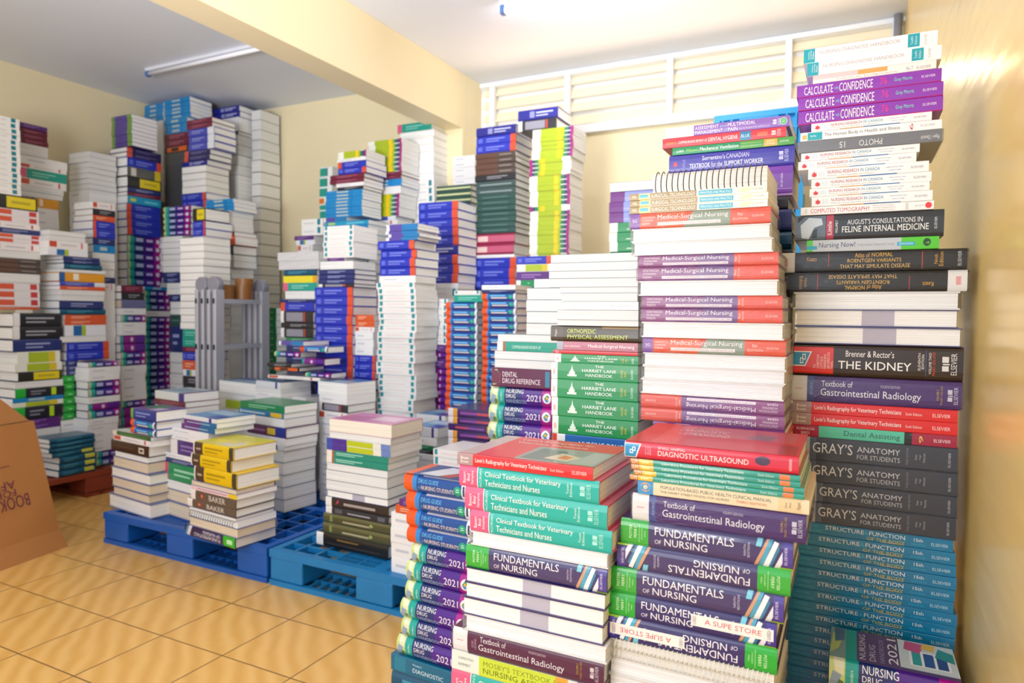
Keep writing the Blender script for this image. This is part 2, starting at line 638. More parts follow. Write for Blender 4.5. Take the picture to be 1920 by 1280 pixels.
# ------------------------------------------------------------------ books: how they are stacked
BOOKS = []      # (matrix, type key, label description, stack phrase, size in view, place in stack)


def rz(a):
    return Matrix.Rotation(a, 4, 'Z')


def one(key, Pc, ang, width, thick, face, flip):
    t = TYPES[key]
    L, D, th = t['L'], t['D'], t['th']
    if face in 'HK':
        s = (1, width / D, thick / th)
    else:
        s = (width / L, 1, thick / th)
    S = Matrix.Diagonal((*s, 1))
    if flip:
        S = Matrix.Translation((0, 0, thick)) @ Matrix.Rotation(math.pi, 4, 'Y') @ S
    if face == 'P':
        S = Matrix.Translation((0, D * s[1], 0)) @ rz(math.pi) @ S
    elif face == 'H':
        S = Matrix.Translation((-D * s[1] / 2, L / 2, 0)) @ rz(-math.pi / 2) @ S
    elif face == 'K':
        S = Matrix.Translation((D * s[1] / 2, L / 2, 0)) @ rz(math.pi / 2) @ S
    return Matrix.Translation(Pc) @ rz(ang) @ S


_it = re.compile(r'^([a-z0-9]+)([PHKF]*)(?:\*(\d+))?@([\d.]+)(?::(-?[\d.]+),(-?[\d.]+))?$')
SIZES = {}


def stack(phrase, plane, x0, x1, y0, items, base=0.0, yaw=0.0, jit=1.0, snap=False, fill='fill'):
    """PLANE: 'Y1.38' spines face the camera side, 'X-4.2' spines face the room from the left wall. X0, X1, Y0: where the photograph shows the ends of the front edges and the top of the stack."""
    ax, val = plane[0], float(plane[1:])
    rnd = random.Random(phrase)
    turn = 0 if ax == 'Y' else math.pi / 2
    P0 = Vector((0, val, 0)) if ax == 'Y' else Vector((val, 0, 0))
    n0 = Vector((0, 1, 0)) if ax == 'Y' else Vector((-1, 0, 0))
    if yaw:
        P0 = hit((x0 + x1) / 2, 600, P0, n0)
    ang = turn + math.radians(yaw)
    u, n = Vector((math.cos(ang), math.sin(ang), 0)), Vector((-math.sin(ang), math.cos(ang), 0))
    rows = []
    yt = y0
    for w in items.split():
        m = _it.match(w)
        key, cnt, fl, yb = m[1], int(m[3] or 1), m[2], float(m[4])
        l, r = (float(m[5]), float(m[6])) if m[5] else (x0, x1)
        rows.append((key, cnt, fl, yt, yb, l, r))
        yt = yb
    xc = (x0 + x1) / 2
    zs = lambda y: hit(xc, y, P0, n).z
    ztop, zbot = zs(y0), zs(yt)
    rem = (lambda z: base + (z - base - (zbot - base)) * (ztop - base) / (ztop - zbot)) if snap else (lambda z: z)
    k = 0
    for key, cnt, fl, ya, yb, l, r in rows:
        face = next((c for c in fl if c in 'PHK'), 'S')
        ym = (ya + yb) / 2
        A, B = hit(l, ym, P0, n), hit(r, ym, P0, n)
        za, zb = rem(zs(ya)), rem(zs(yb))
        W = (B - A).length
        for i in range(cnt):
            zt = za + (zb - za) * i / cnt
            z = za + (zb - za) * (i + 1) / cnt
            j = jit if cnt > 1 else jit * .5
            P = (A + B) / 2 + u * rnd.uniform(-.004, .004) * j + n * rnd.uniform(0, .006) * j
            P.z = z
            t = TYPES[key]
            desc = t['desc'] if face == 'S' else (t['pdesc'] or 'white book with page edges outward')
            BOOKS.append([one(key, P, ang + rnd.uniform(-.012, .012) * j, W, zt - z - .0002, face, 'F' in fl), key, desc, phrase, (r - l) * (yb - ya) / cnt, k])
            k += 1
    z = rem(zbot)
    A, B = hit(rows[-1][5], yt, P0, n), hit(rows[-1][6], yt, P0, n)
    W = (B - A).length
    while z > base + .004:      # the part of the stack that other stacks hide
        th = min(.062, z - base) if z - base > .09 else z - base
        P = (A + B) / 2 + u * rnd.uniform(-.004, .004) + n * .004
        P.z = z - th
        BOOKS.append([one(fill, P, ang, W, th - .0002, 'S', False), fill, '', phrase, 0, 999])
        z -= th
# ------------------------------------------------------------------ carton, ladder, tape
card = simple('brown_cardboard', 'A8713A', .75, noise=(9, .06, .0003))
card_d = simple('cardboard_edge', '7A4F28', .8)
ink = simple('purple_print', '6A2E3E', .7)
ca = Vector((-3.381, 1.948, 0)); cb = Vector((-3.319, 1.645, 0))     # the foot of the face with the print
r = empty('cardboard_box', ca)
cu = (ca - cb).normalized()                                       # along the face, away from the camera
cn = Vector((-cu.y, cu.x, 0))                                     # into the box
if cn.x > 0:
    cn = -cn
tag(r, 'open brown cardboard box standing upside down with purple print', 'box')
W = .60
lean = Vector((-.12, -.056, .605))


def cpt(a, b, c):
    """a along the face (0 at its far corner), b up the face, c into the box"""
    k = .02 + .0 * b
    return -cu * a + lean * b + cn * c


def slab(bm, pts, th, inward):
    A = [bm.verts.new(p) for p in pts]
    B = [bm.verts.new(p + inward * th) for p in pts]
    bm.faces.new(A); bm.faces.new(B[::-1])
    for i in range(len(pts)):
        bm.faces.new((A[i], A[(i + 1) % len(pts)], B[(i + 1) % len(pts)], B[i]))


bm = bmesh.new()
dp = .40
slab(bm, [cpt(0, .13, 0), cpt(W, .13, 0), cpt(W, 1, .0), cpt(.0, 1, .0)], .006, cn)
slab(bm, [cpt(0, .13, dp), cpt(W, .13, dp), cpt(W, 1, dp), cpt(0, 1, dp)], .006, -cn)
slab(bm, [cpt(0, .13, .006), cpt(0, 1, .006), cpt(0, 1, dp - .006), cpt(0, .13, dp - .006)], .006, -cu)
slab(bm, [cpt(W, .13, .006), cpt(W, 1, .006), cpt(W, 1, dp - .006), cpt(W, .13, dp - .006)], .006, cu)
finish('box_side', bm, card, r)
bm = bmesh.new(); slab(bm, [cpt(0, 0.0, -.03), cpt(W, 0.0, -.03), cpt(W, .135, -.001), cpt(0, .135, -.001)], .006, cn)
finish('flap', bm, card, r)
bm = bmesh.new(); slab(bm, [cpt(0, 0.0, dp + .03), cpt(W, 0.0, dp + .03), cpt(W, .135, dp + .001), cpt(0, .135, dp + .001)], .006, -cn)
finish('flap', bm, card, r)
bm = bmesh.new(); slab(bm, [cpt(.0, 1.0, .03), cpt(W, 1.0, .03), cpt(W, 1.28, .10), cpt(.12, 1.28, .10)], .006, cn)
finish('flap', bm, card, r)
bm = bmesh.new(); slab(bm, [cpt(.0, .995, .012), cpt(W, .995, .012), cpt(W, .995, dp - .012), cpt(.0, .995, dp - .012)], .006, Vector((0, 0, -1)))
finish('box_bottom', bm, card_d, r)
for s, a0, a1, b0, b1 in (('BOOKS', .11, .275, .38, .475), ('FOR', .165, .26, .475, .525), ('AFRICA', .16, .36, .53, .59), ('www.booksforafrica.org', .165, .40, .69, .71)):
    vs, fs = text_shape(s)
    me = bpy.data.meshes.new('print')
    me.from_pydata([tuple(cpt(a0 + (a1 - a0) * x, b1 - (b1 - b0) * y, -.002)) for x, y in vs], [], fs)
    me.materials.append(ink)
    new_obj('lettering', me, r)

alu = simple('brushed_aluminium', 'C4C6D2', .4, .45)
alud = simple('dark_hinge', '9A9CAC', .45, .4)
hole = simple('black_rung_end', '1A1A1E', .6)
lx, ly, lh = -3.62, 2.92, 1.33
r = empty('folding_ladder', (lx, ly, 0))
tag(r, 'folded grey aluminium ladder with round hinges standing behind the low books', 'ladder')
LW = .36
for k in range(4):
    for y in (0, LW):
        bm = bmesh.new(); bx(bm, k * .052, k * .052 + .026, y - .034, y + .034, 0, lh - .06 * 1); finish('rail', bm, alu, r, .004)
    for z in (.32, .62, .92, 1.2):
        bm = bmesh.new(); bx(bm, k * .052 + .003, k * .052 + .023, .034, LW - .034, z - .014, z + .014); finish('rung', bm, alu, r)
        bm = bmesh.new(); bx(bm, k * .052 + .006, k * .052 + .020, -.0365, -.034, z - .016, z + .016, 0); finish('rung_plug', bm, hole, r)
for x in (.039, .143):
    for y in (0, LW):
        bm = bmesh.new(); cyl(bm, (x, y - .022, lh - .03), (x, y + .022, lh - .03), .048, 28); finish('hinge', bm, alud, r, .003)
kraft = simple('brown_parcel_tape', '8A5A2C', .4)
core = simple('tape_core', 'B49A78', .7)
for i, (dx, dy, z) in enumerate(((.09, .11, 1.214), (.09, .11, 1.259), (.105, .245, 1.214), (.105, .245, 1.259), (.11, .25, 1.304))):
    t = empty('tape_roll', (lx + dx, ly + dy, z))
    tag(t, ('lower brown tape roll of the short pile on the ladder rung', 'upper brown tape roll of the short pile on the ladder rung', 'lowest brown tape roll of the taller pile on the ladder', 'middle brown tape roll of the taller pile on the ladder', 'topmost brown tape roll of the taller pile on the ladder')[i], 'tape', 'brown tape rolls on the ladder')
    for nm, ra, rb, m in (('tape', .058, .041, kraft), ('core', .041, .037, core)):
        bm = bmesh.new()
        n = 28
        q = []
        for a in range(n):
            c_, s_ = math.cos(2 * math.pi * a / n), math.sin(2 * math.pi * a / n)
            q.append([bm.verts.new((R * c_, R * s_, zz)) for R, zz in ((ra, 0), (ra, .0445), (rb, .0445), (rb, 0))])
        for a in range(n):
            for s in range(4):
                f = bm.faces.new((q[a][s], q[(a + 1) % n][s], q[(a + 1) % n][(s + 1) % 4], q[a][(s + 1) % 4])); f.smooth = s in (0, 2)
        o = finish(nm, bm, m, t)
        for e in o.data.edges:
            e.use_edge_sharp = True if abs(o.data.vertices[e.vertices[0]].co.z - o.data.vertices[e.vertices[1]].co.z) < 1e-6 else False
# ------------------------------------------------------------------ books: the kinds
W_, K_ = 'F4F4F2', '17171A'


def bars(u0, u1, c, v0=.3, v1=.7):
    h = (v1 - v0) / 3
    return (('r', u0, u1, v1 - h, v1, c), ('r', u0, u0 + (u1 - u0) * .7, v0, v0 + h * .8, c))


def lg(u, c, w=.03):     # publisher's mark with its name below, read along the thickness
    return (('r', u, u + w * .45, .3, .45, c), ('r', u, u + w * .45, .55, .72, c), ('r', u + w * .05, u + w * .5, .48, .52, c), ('t', 'ELSEVIER', u + w * .6, u + w, .2, .82, c, 1))


# --- the near stacks
T('ndx', .27, .21, .03, 'p', 'F7F7F8', 'white diagnosis paperback with turquoise ends', ('r', 0, .09, .02, .98, '13A3B8'), ('r', .79, .875, .1, .97, '13A3B8'),
  ('t', 'Ackley', .035, .048, .25, .8, W_, 1), ('t', 'Ladwig', .052, .065, .25, .85, W_, 1), ('t', 'Makic', .069, .082, .25, .75, W_, 1),
  ('t', 'NURSING DIAGNOSIS HANDBOOK', .125, .74, .5, .76, 'BBA3A8'), ('t', 'AN EVIDENCE-BASED GUIDE TO PLANNING CARE', .125, .66, .24, .36, 'D5D3DC'),
  ('t', 'Twelfth', .81, .828, .25, .8, 'CDEBF0', 1), ('t', 'Edition', .838, .856, .25, .8, 'CDEBF0', 1), ('t', 'ELSEVIER', .905, .925, .18, .85, 'B9B9BE', 1))
T('thinw', .255, .2, .016, 'p', 'F1EAEA', 'thin pinkish white paperback with orange patch', ('r', 0, .38, .45, 1, 'EDC6CB'), ('r', .38, .62, .45, 1, 'EBA660'), ('t', 'Clinical Judgment', .2, .7, .12, .34, 'C09A9A'), ('t', 'No. 7', .77, .82, .2, .6, '7A8FB8'), ('t', 'ELSEVIER', .85, .96, .2, .5, 'A6A6AA'))
T('calc', .29, .215, .026, 'p', '8A35B4', 'purple calculation paperback with pink numeral', ('r', 0, 1, 0, .05, 'C4147A'), ('t', 'CALCULATE', .055, .265, .16, .8, W_), ('t', 'with', .275, .303, .35, .62, '79C6D8'), ('t', 'CONFIDENCE', .31, .545, .16, .82, W_),
  ('t', '7', .595, .617, .3, .8, 'F0338C'), ('t', '6', .62, .642, .3, .8, 'F0338C'), ('t', 'Gray Morris', .69, .81, .33, .68, '7FE0D0'), ('t', 'ELSEVIER', .87, .96, .42, .6, 'EADCF2'))
T('nrc', .25, .19, .02, 'p', 'F2F3F6', 'white research paperback with red leaf mark', ('p', [(.36, 0), (.52, 0), (.62, 1), (.46, 1)], 'BFDDF3'), ('p', [(.52, 0), (.66, 0), (.76, 1), (.62, 1)], 'A9C3EC'), ('p', [(.66, 0), (.72, 0), (.8, 1), (.76, 1)], 'CFC2E6'), ('r', .25, .45, .0, .08, 'E8B36A'), ('r', .45, .75, 0, .08, '3D7FC4'),
  ('p', [(.03, .35), (.055, .2), (.08, .35), (.07, .5), (.08, .6), (.06, .6), (.055, .8), (.045, .6), (.03, .62), (.04, .5)], 'D8262E'), ('t', '111', .1, .14, .25, .75, 'A8BCD8'),
  ('t', 'NURSING RESEARCH', .17, .435, .45, .78, 'A8404E'), ('t', 'IN CANADA', .45, .61, .45, .78, '2E8FB4'), ('t', 'Methods, Critical Appraisal, and Utilization', .17, .57, .16, .34, 'A9A4A4'), ('t', 'LoBiondo-Wood | Haber', .66, .8, .58, .72, '5A78B8'), ('t', 'Cameron | Singh', .68, .78, .3, .44, '5A78B8'), ('t', 'ELSEVIER', .86, .96, .4, .6, '9A9AA0'))
T('human', .27, .21, .018, 'p', 'FAFAFA', 'white body and illness paperback', ('r', .015, .05, .2, .7, 'E2B65E'), ('r', .055, .165, .06, .92, '12A6B6'), ('t', 'Herlihy', .075, .12, .35, .65, W_), ('t', 'The Human Body in Health and Illness', .18, .72, .24, .74, '3F4147'), ('t', '6', .785, .81, .15, .85, 'C4333A', 1), ('t', 'ELSEVIER', .86, .955, .4, .64, 'A8A8AE'))
T('photo', .28, .21, .016, 'p', '7F8188', 'silver grey wrapped paperback', ('t', 'Piper / Densch', .02, .14, .35, .75, W_), ('t', 'PHOTO', .4, .56, .3, .8, W_), ('t', '15', .66, .7, .3, .8, W_), wrap=1)
T('ctomo', .265, .21, .018, 'p', 'F5F3F4', 'white tomography paperback with red dot', ('r', .035, .05, .2, .8, 'BFE0EE'), ('t', 'COMPUTED TOMOGRAPHY', .08, .54, .22, .74, 'B8415A'), ('t', 'Physical Principles,', .56, .72, .66, .84, '8C8C98'), ('t', 'Clinical Applications,', .56, .73, .4, .58, '8C8C98'), ('t', 'and Quality Control', .56, .72, .14, .32, '8C8C98'), ('t', 'FOURTH EDITION', .8, .82, .1, .9, '9A9AA4', 1), ('t', 'ELSEV', .87, .93, .4, .6, 'AAAAAF'), ('c', .963, .5, .0063, 'E8383C'))
T('feline', .28, .22, .048, 'h', '2A3038', 'dark grey feline medicine hardback', ('r', .0, .22, .02, .98, '5E6E80'), ('p', [(.05, .1), (.1, .05), (.14, .5), (.2, .6), (.19, .85), (.1, .9), (.04, .6)], 'C3D2E2'), ('p', [(.12, .1), (.16, .1), (.16, .45), (.13, .4)], '1E2836'), ('p', [(.02, .7), (.07, .95), (.02, .95)], '1E2836'), ('r', .225, .275, .02, .98, 'B2405A'),
  ('t', 'Little', .235, .262, .2, .72, W_, 1), ('t', 'VOLUME 7', .288, .305, .25, .75, W_, 1), ('t', "AUGUST'S CONSULTATIONS IN", .37, .865, .56, .76, 'E2E4E8'), ('t', 'FELINE INTERNAL MEDICINE', .335, .905, .26, .5, W_), ('t', 'ELSEVIER', .94, .957, .28, .72, 'D0D4DC', 1))
T('nnow', .25, .2, .022, 'p', 'B9C0C8', 'silver paperback with bright green end', ('r', 0, .05, 0, 1, '4CC82C'), ('r', 0, .085, .2, .5, '16A3C8'), ('t', 'Nursing Now!', .1, .385, .22, .78, '2E3E66'), ('t', "Today's Issues, Tomorrow's Trends", .4, .68, .35, .62, '8E949C'), ('r', .73, 1, 0, 1, '4FC22A'), ('p', [(.78, 0), (.84, 0), (.92, 1), (.86, 1)], '8FE060'), ('p', [(.9, 0), (1, .4), (1, .6), (.88, .1)], '2E8E1E'), ('r', .7, .83, .32, .62, '2AA7CC'), ('t', 'SEVENTH EDITION', .715, .815, .4, .54, 'DDF3F8'), ('c', .915, .55, .007, '17421A'))
T('atlas', .3, .24, .036, 'h', '0D0C0C', 'black atlas with gold lettering', ('r', 0, .095, 0, 1, 'EDEBE8'), ('r', .03, .055, .3, .7, 'E7A7A7'), ('t', 'Keats', .165, .22, .55, .76, 'E0A93A'), ('r', .285, .289, .25, .9, 'C03A3A'), ('t', 'Atlas of', .43, .51, .68, .9, 'E0A93A'), ('t', 'NORMAL', .52, .63, .7, .9, 'E8B848'), ('t', 'ROENTGEN VARIANTS', .39, .675, .44, .62, 'E8B848'), ('t', 'THAT MAY SIMULATE DISEASE', .35, .72, .16, .35, 'E0B968'), ('r', .778, .783, .1, .9, 'C03A3A'), ('t', 'Ninth', .84, .857, .3, .75, 'E0A93A', 1), ('t', 'Edition', .865, .885, .2, .85, 'E0A93A', 1), ('t', 'ELSEVIER', .955, .972, .2, .88, 'D8D8DA', 1), wrap=1, coat=1)
T('kidney', .28, .22, .058, 'h', '2A1B15', 'brown kidney hardback with red end', ('r', .005, .255, .08, .9, 'DE2A1C'), ('p', [(.005, .3), (.08, .3), (.12, .76), (.005, .76)], W_), ('p', [(.005, .33), (.075, .33), (.11, .73), (.005, .73)], '1C8FC4'), ('r', .045, .067, .38, .56, W_), ('r', .05, .062, .41, .53, '1C8FC4'), ('r', .06, .082, .5, .68, W_), ('r', .065, .077, .53, .65, '1C8FC4'),
  *[('t', s, .13 + .0215 * i, .146 + .0215 * i, .24, .24 + .062 * len(s), 'F6D8D0', 1) for i, s in enumerate(['YU', 'CHERTOW', 'LUYCKX', 'MARSDEN', 'SKORECKI', 'TAAL'])],
  ('t', 'Brenner & Rector\u2019s', .33, .615, .63, .82, 'F0ECE8'), ('t', 'THE KIDNEY', .285, .715, .26, .5, 'F6F3F0'), ('t', 'ELEVENTH', .752, .766, .3, .8, 'E6E0DC', 1), ('t', 'EDITION', .772, .786, .34, .76, 'E6E0DC', 1), ('r', .795, .797, .12, .9, '4F74C0'), ('t', 'VOLUME TWO', .812, .827, .2, .82, 'E6E0DC', 1), ('t', 'PAGES 1233-2729', .833, .847, .16, .84, 'E0482E', 1), *lg(.885, 'DCD8D6', .08))
T('gi2', .29, .22, .044, 'h', '4A2A72', 'violet radiology hardback with white end', ('r', 0, .105, 0, 1, 'E9E7E6'), ('r', .03, .075, .48, .52, 'E0A0A0'), ('r', .105, .15, 0, 1, '3F4C92'), ('t', 'GORE', .125, .14, .25, .75, 'A9A6C8', 1), ('t', 'Textbook of', .195, .385, .62, .84, 'F2EFF4'), ('t', 'Gastrointestinal Radiology', .19, .78, .18, .54, 'F6F4F8'), ('t', 'FOURTH EDITION', .55, .66, .66, .76, 'CFC6DE'), ('t', 'VOLUME 2', .865, .878, .3, .7, 'D8B03A', 1), ('t', 'PAGES 1103-2305', .886, .898, .16, .84, 'C79B34', 1), *lg(.925, 'DAD4E2', .055), wrap=1)
T('gim', .29, .22, .044, 'h', '5A1846', 'maroon radiology hardback with white end', ('r', 0, .105, 0, 1, 'ECEAE9'), ('r', .03, .075, .48, .52, 'E0A0A0'), ('t', 'GORE', .135, .15, .3, .6, 'C9A9BC', 1), ('t', 'LEVINE', .155, .17, .25, .7, 'C9A9BC', 1), ('t', 'Textbook of', .195, .375, .6, .84, 'F4EFF2'), ('t', 'Gastrointestinal Radiology', .185, .76, .16, .52, 'F8F4F6'), ('t', 'FOURTH EDITION', .53, .64, .66, .76, 'E0CCD8'), ('t', 'VOLUME 2', .835, .848, .3, .75, 'D8B03A', 1), ('t', 'PAGES 1103-2305', .857, .869, .16, .84, 'C79B34', 1), *lg(.92, 'E0D4DA', .05), wrap=1)
lav = [('r', 0, .125, 0, 1, 'A98C8C'), ('t', 'Brown', .03, .09, .52, .78, W_), ('t', 'Brown', .03, .09, .2, .46, W_), ('t', "Lavin's Radiography for Veterinary Technicians", .145, .68, .25, .74, W_), ('t', 'Sixth Edition', .705, .8, .36, .58, 'F4D6D2'), ('t', 'ELSEVIER', .86, .96, .34, .62, 'F4D6D2')]
T('lavin', .28, .22, .023, 'p', 'DC1F22', 'red veterinary radiography paperback', *lav)
T('lavint', .27, .21, .022, 'p', 'DC1F22', 'red veterinary radiography paperback with photo cover', *lav, ('T', 0, .13, 0, 1, 'B9A3A3'), ('T', .13, 1, 0, 1, 'D32228'), ('T', .42, 1, .02, .62, '8F8F8A'), ('P', [(.45, .08), (.7, .05), (.68, .5), (.47, .55)], '5F6A62'), ('P', [(.6, .15), (.78, .1), (.84, .3), (.66, .42)], 'C9B9A0'), ('P', [(.68, .2), (.76, .18), (.78, .3), (.7, .34)], 'D9722C'), ('P', [(.8, .05), (.98, .05), (.98, .55), (.86, .58)], 'A7A9A2'), ('tt', "Lavin's Radiography for", .2, .78, .8, .9, 'F6DEDA'), ('tt', 'Veterinary Technicians', .2, .76, .66, .76, 'F6DEDA'))
T('dental', .28, .21, .021, 'p', 'A11840', 'crimson and mint dental assisting paperback', ('r', .175, .7, 0, 1, '54C4A6'), ('r', .7, .745, 0, 1, '1A1A20'), ('p', [(.705, 0), (.72, 0), (.715, 1), (.705, .8)], 'E2607A'), ('p', [(.722, 0), (.735, 0), (.745, .9), (.73, .8)], '2EB88E'), ('t', 'ROBINSON', .03, .145, .56, .8, 'F0D0DA'), ('t', 'BIRD', .06, .115, .2, .44, 'F0D0DA'), ('t', 'Dental Assisting', .335, .675, .16, .74, '2C5C5E'), ('t', '9', .785, .81, .2, .8, 'E8C86A', 1), ('t', 'ELSEVIER', .87, .965, .36, .62, 'F0D8DE'))
T('gray', .28, .22, .043, 'p', '3A4150', 'slate anatomy book with white lettering', ('r', 0, .055, 0, 1, 'C3C5C7'), ('r', .055, .1, .02, .98, '5A6880'), ('t', "GRAY\u2019S", .075, .345, .34, .78, 'F0F1F4'), ('t', 'ANATOMY', .375, .65, .5, .74, 'E2E5EA'), ('t', 'FOR STUDENTS', .375, .65, .2, .4, 'D0D4DC'), ('t', 'THIRD EDITION', .688, .702, .15, .85, '8C94A2', 1), ('t', 'Drake', .742, .754, .4, .62, 'C4C9D2', 1), ('t', 'Vogl', .768, .78, .42, .6, 'C4C9D2', 1), ('t', 'Mitchell', .793, .805, .32, .68, 'C4C9D2', 1), ('t', 'ELSEVIER', .943, .958, .2, .8, 'D0D4DC', 1), wrap=1)
T('struct', .276, .21, .022, 'p', '0E7FAE', 'teal body structure paperback', ('p', [(.18, .97), (.7, .97), (.7, .05), (.56, .05)], 'AEB4B4'), ('p', [(.62, .97), (.7, .97), (.7, .05), (.64, .05)], 'A59A74'), ('t', 'PATTON', .045, .125, .58, .8, '35B4DA'), ('t', 'THIBODEAU', .03, .16, .2, .42, '35B4DA'), ('t', 'STRUCTURE', .18, .44, .5, .84, 'EEF0EE'), ('t', '&', .445, .468, .5, .84, '3DB4DC'), ('t', 'FUNCTION', .475, .705, .5, .84, 'EEF0EE'), ('t', 'OF THE BODY', .46, .705, .1, .36, 'D8C21E'), ('t', '15th', .76, .815, .5, .76, 'F0F3F4'), ('t', 'EDITION', .745, .83, .2, .36, '35B4DA'), ('t', 'ELSEVIER', .868, .97, .34, .58, 'C4E2EC'))
ndh = [('r', 0, .13, 0, 1, 'C9D98A'), ('p', [(.0, .1), (.07, .0), (.1, .5), (.03, .6)], '8FA9C4'), ('p', [(.05, .6), (.12, .5), (.12, .95), (.03, .98)], 'E4E7C9'), ('p', [(.06, .05), (.12, .05), (.12, .3), (.08, .35)], '5E7E50'), ('r', .13, .235, 0, 1, '16A79C'), ('t', 'Saunders', .165, .195, .2, .7, 'CFF0EA', 1), ('r', .235, .52, 0, 1, '1E2F70'), ('r', .84, 1, 0, 1, 'B0148E'), ('t', 'NURSING', .265, .545, .68, .9, W_), ('t', 'DRUG', .265, .42, .42, .62, W_), ('t', 'HANDBOOK', .265, .6, .14, .34, '9DB6E2'), ('t', '2021', .6, .82, .3, .64, 'F2EAF6'), ('c', .92, .5, .014, 'E9EFF0'), ('p', [(.875, .5), (.92, .7), (.96, .6), (.93, .4)], '2E8E5A'), ('p', [(.88, .45), (.91, .3), (.95, .35), (.92, .5)], '3E86C4'), ('c', .92, .52, .004, 'E0B23A')]
T('ndh', .216, .135, .05, 'r', '4E1E8A', 'purple and teal drug handbook', *ndh)
T('ndht', .216, .135, .05, 'r', '4E1E8A', 'purple drug handbook with patterned front cover', *ndh, ('T', 0, 1, 0, 1, '54306A'), ('T', 0, .13, 0, 1, '7C9A9A'), ('P', [(.0, .1), (.07, .3), (.1, .6), (.02, .8)], 'B4C46E'), ('P', [(.04, .5), (.12, .6), (.12, .98), (.03, .98)], '4A6A90'), ('T', .13, .22, 0, 1, '1A9C90'), ('T', .56, 1, .1, 1, 'C9D6DC'), ('P', [(.6, .7), (.72, .62), (.78, .95), (.62, .98)], 'C0487A'), ('P', [(.74, .8), (.84, .75), (.86, .98), (.76, .98)], 'E0B83A'), ('P', [(.84, .6), (.99, .5), (.99, .8), (.88, .9)], '2E8E8A'), ('T', .64, .95, .22, .7, 'EEF0F2'), ('T', .66, .73, .25, .66, '2E9E9A'), ('T', .75, .83, .25, .66, '2A4A92'), ('T', .85, .93, .25, .66, '233E84'), ('tt', 'NURSING', .24, .29, .08, .9, 'D8D4E4', 1), ('tt', 'DRUG', .32, .37, .08, .6, 'C8C4DC', 1), ('tt', 'HANDBOOK', .4, .44, .08, .85, '9C92BC', 1), ('tt', '2021', .47, .545, .1, .92, 'EEEAF4', 1))
dg = [('r', 0, .14, 0, 1, 'E8561C'), ('r', .14, .21, 0, 1, '2C86CE'), ('r', .21, .96, .06, .92, '134A94'), ('t', 'DRUG GUIDE', .24, .56, .58, .8, '6CC0F0'), ('t', 'for', .24, .265, .24, .42, '6CC0F0'), ('t', 'NURSING STUDENTS', .285, .8, .22, .46, 'F4E6D4'), ('c', .86, .42, .0125, '1E9E78'), ('r', .835, .885, .38, .44, 'BFEEDC'), ('r', .84, .88, .5, .55, 'BFEEDC'), ('r', .92, 1, 0, 1, 'E6E8EC'), ('r', .94, .97, .2, .75, '33406E'), ('r', .3, .92, .92, 1, 'C8C2CC')]
T('dg', .216, .14, .045, 'r', '16509A', 'blue drug guide with orange end', *dg)
T('dgt', .216, .14, .045, 'r', '16509A', 'blue drug guide with striped front cover', *dg, ('T', 0, 1, 0, 1, '2A4A86'), ('T', 0, .13, 0, 1, 'DE5A24'), ('P', [(.2, .1), (.6, .1), (.8, .9), (.4, .9)], 'D3D6DE'), ('P', [(.5, .1), (.7, .1), (.95, .9), (.8, .9)], 'B0503C'))
clin = [('r', 0, 1, 0, 1, '16ADA2'), ('r', .0, .14, 0, 1, 'DC5C86'), ('r', .14, .146, 0, 1, 'F0F0F0'), ('t', 'Bassert', .03, .052, .18, .72, W_, 1), ('t', 'Beal', .062, .084, .3, .64, W_, 1), ('t', 'Samples', .094, .116, .16, .78, W_, 1), ('t', "McCURNIN'S", .157, .175, .06, .94, 'D8F2EC', 1), ('t', 'Clinical Textbook for Veterinary', .2, .745, .52, .82, W_), ('t', 'Technicians and Nurses', .2, .6, .16, .45, W_), ('t', 'Tenth', .785, .8, .3, .74, 'E0F4F0', 1), ('t', 'Edition', .808, .823, .2, .8, 'E0F4F0', 1), *lg(.875, 'A9E6DC', .07)]
T('clin', .278, .22, .038, 'h', 'D6607E', 'turquoise and pink veterinary textbook', *clin)
T('fund', .276, .22, .046, 'h', '2E2566', 'dark violet nursing hardback with green end', ('r', 0, .175, 0, 1, '1EA834'), ('t', 'POTTER', .055, .072, .28, .8, 'D8F0D4', 1), ('t', 'PERRY', .085, .102, .32, .76, 'D8F0D4', 1), ('r', .117, .119, .15, .85, 'BFE8BA'), ('t', 'STOCKERT', .13, .139, .28, .72, 'BFE8BA', 1), ('t', 'HALL', .148, .157, .4, .64, 'BFE8BA', 1), ('t', 'FUNDAMENTALS', .215, .68, .53, .83, 'F0EEF6'), ('t', 'OF', .215, .255, .2, .36, 'E4E0EE'), ('t', 'NURSING', .275, .53, .18, .45, 'F0EEF6'), ('t', 'NINTH', .735, .748, .3, .7, 'C9C2DC', 1), ('t', 'EDITION', .756, .769, .25, .78, 'C9C2DC', 1),
  ('p', [(.79, .0), (.81, 0), (.88, 1), (.86, 1)], 'C89A78'), ('p', [(.815, 0), (.845, 0), (.895, 1), (.875, 1)], '3FA0C4'), ('p', [(.84, 0), (.87, 0), (.925, .9), (.9, .95)], 'E6EEF6'), ('p', [(.87, 0), (.885, 0), (.93, .7), (.92, .8)], '1C7CA8'), ('p', [(.9, .0), (.93, 0), (.97, .6), (.95, .7)], 'DCE4F0'), ('p', [(.8, .7), (.83, .7), (.84, 1), (.81, 1)], '6FC4DC'), ('r', .945, .998, .08, .95, '3E2E96'), ('t', 'ELSEVIER', .955, .97, .18, .8, 'D8D2EC', 1), ('r', .93, 1, 0, .06, 'A7D12E'), ('F', .37, .57, .07, .93, 'B5B1C2'), coat=.9, pdesc='book with lilac thumb band on pages')
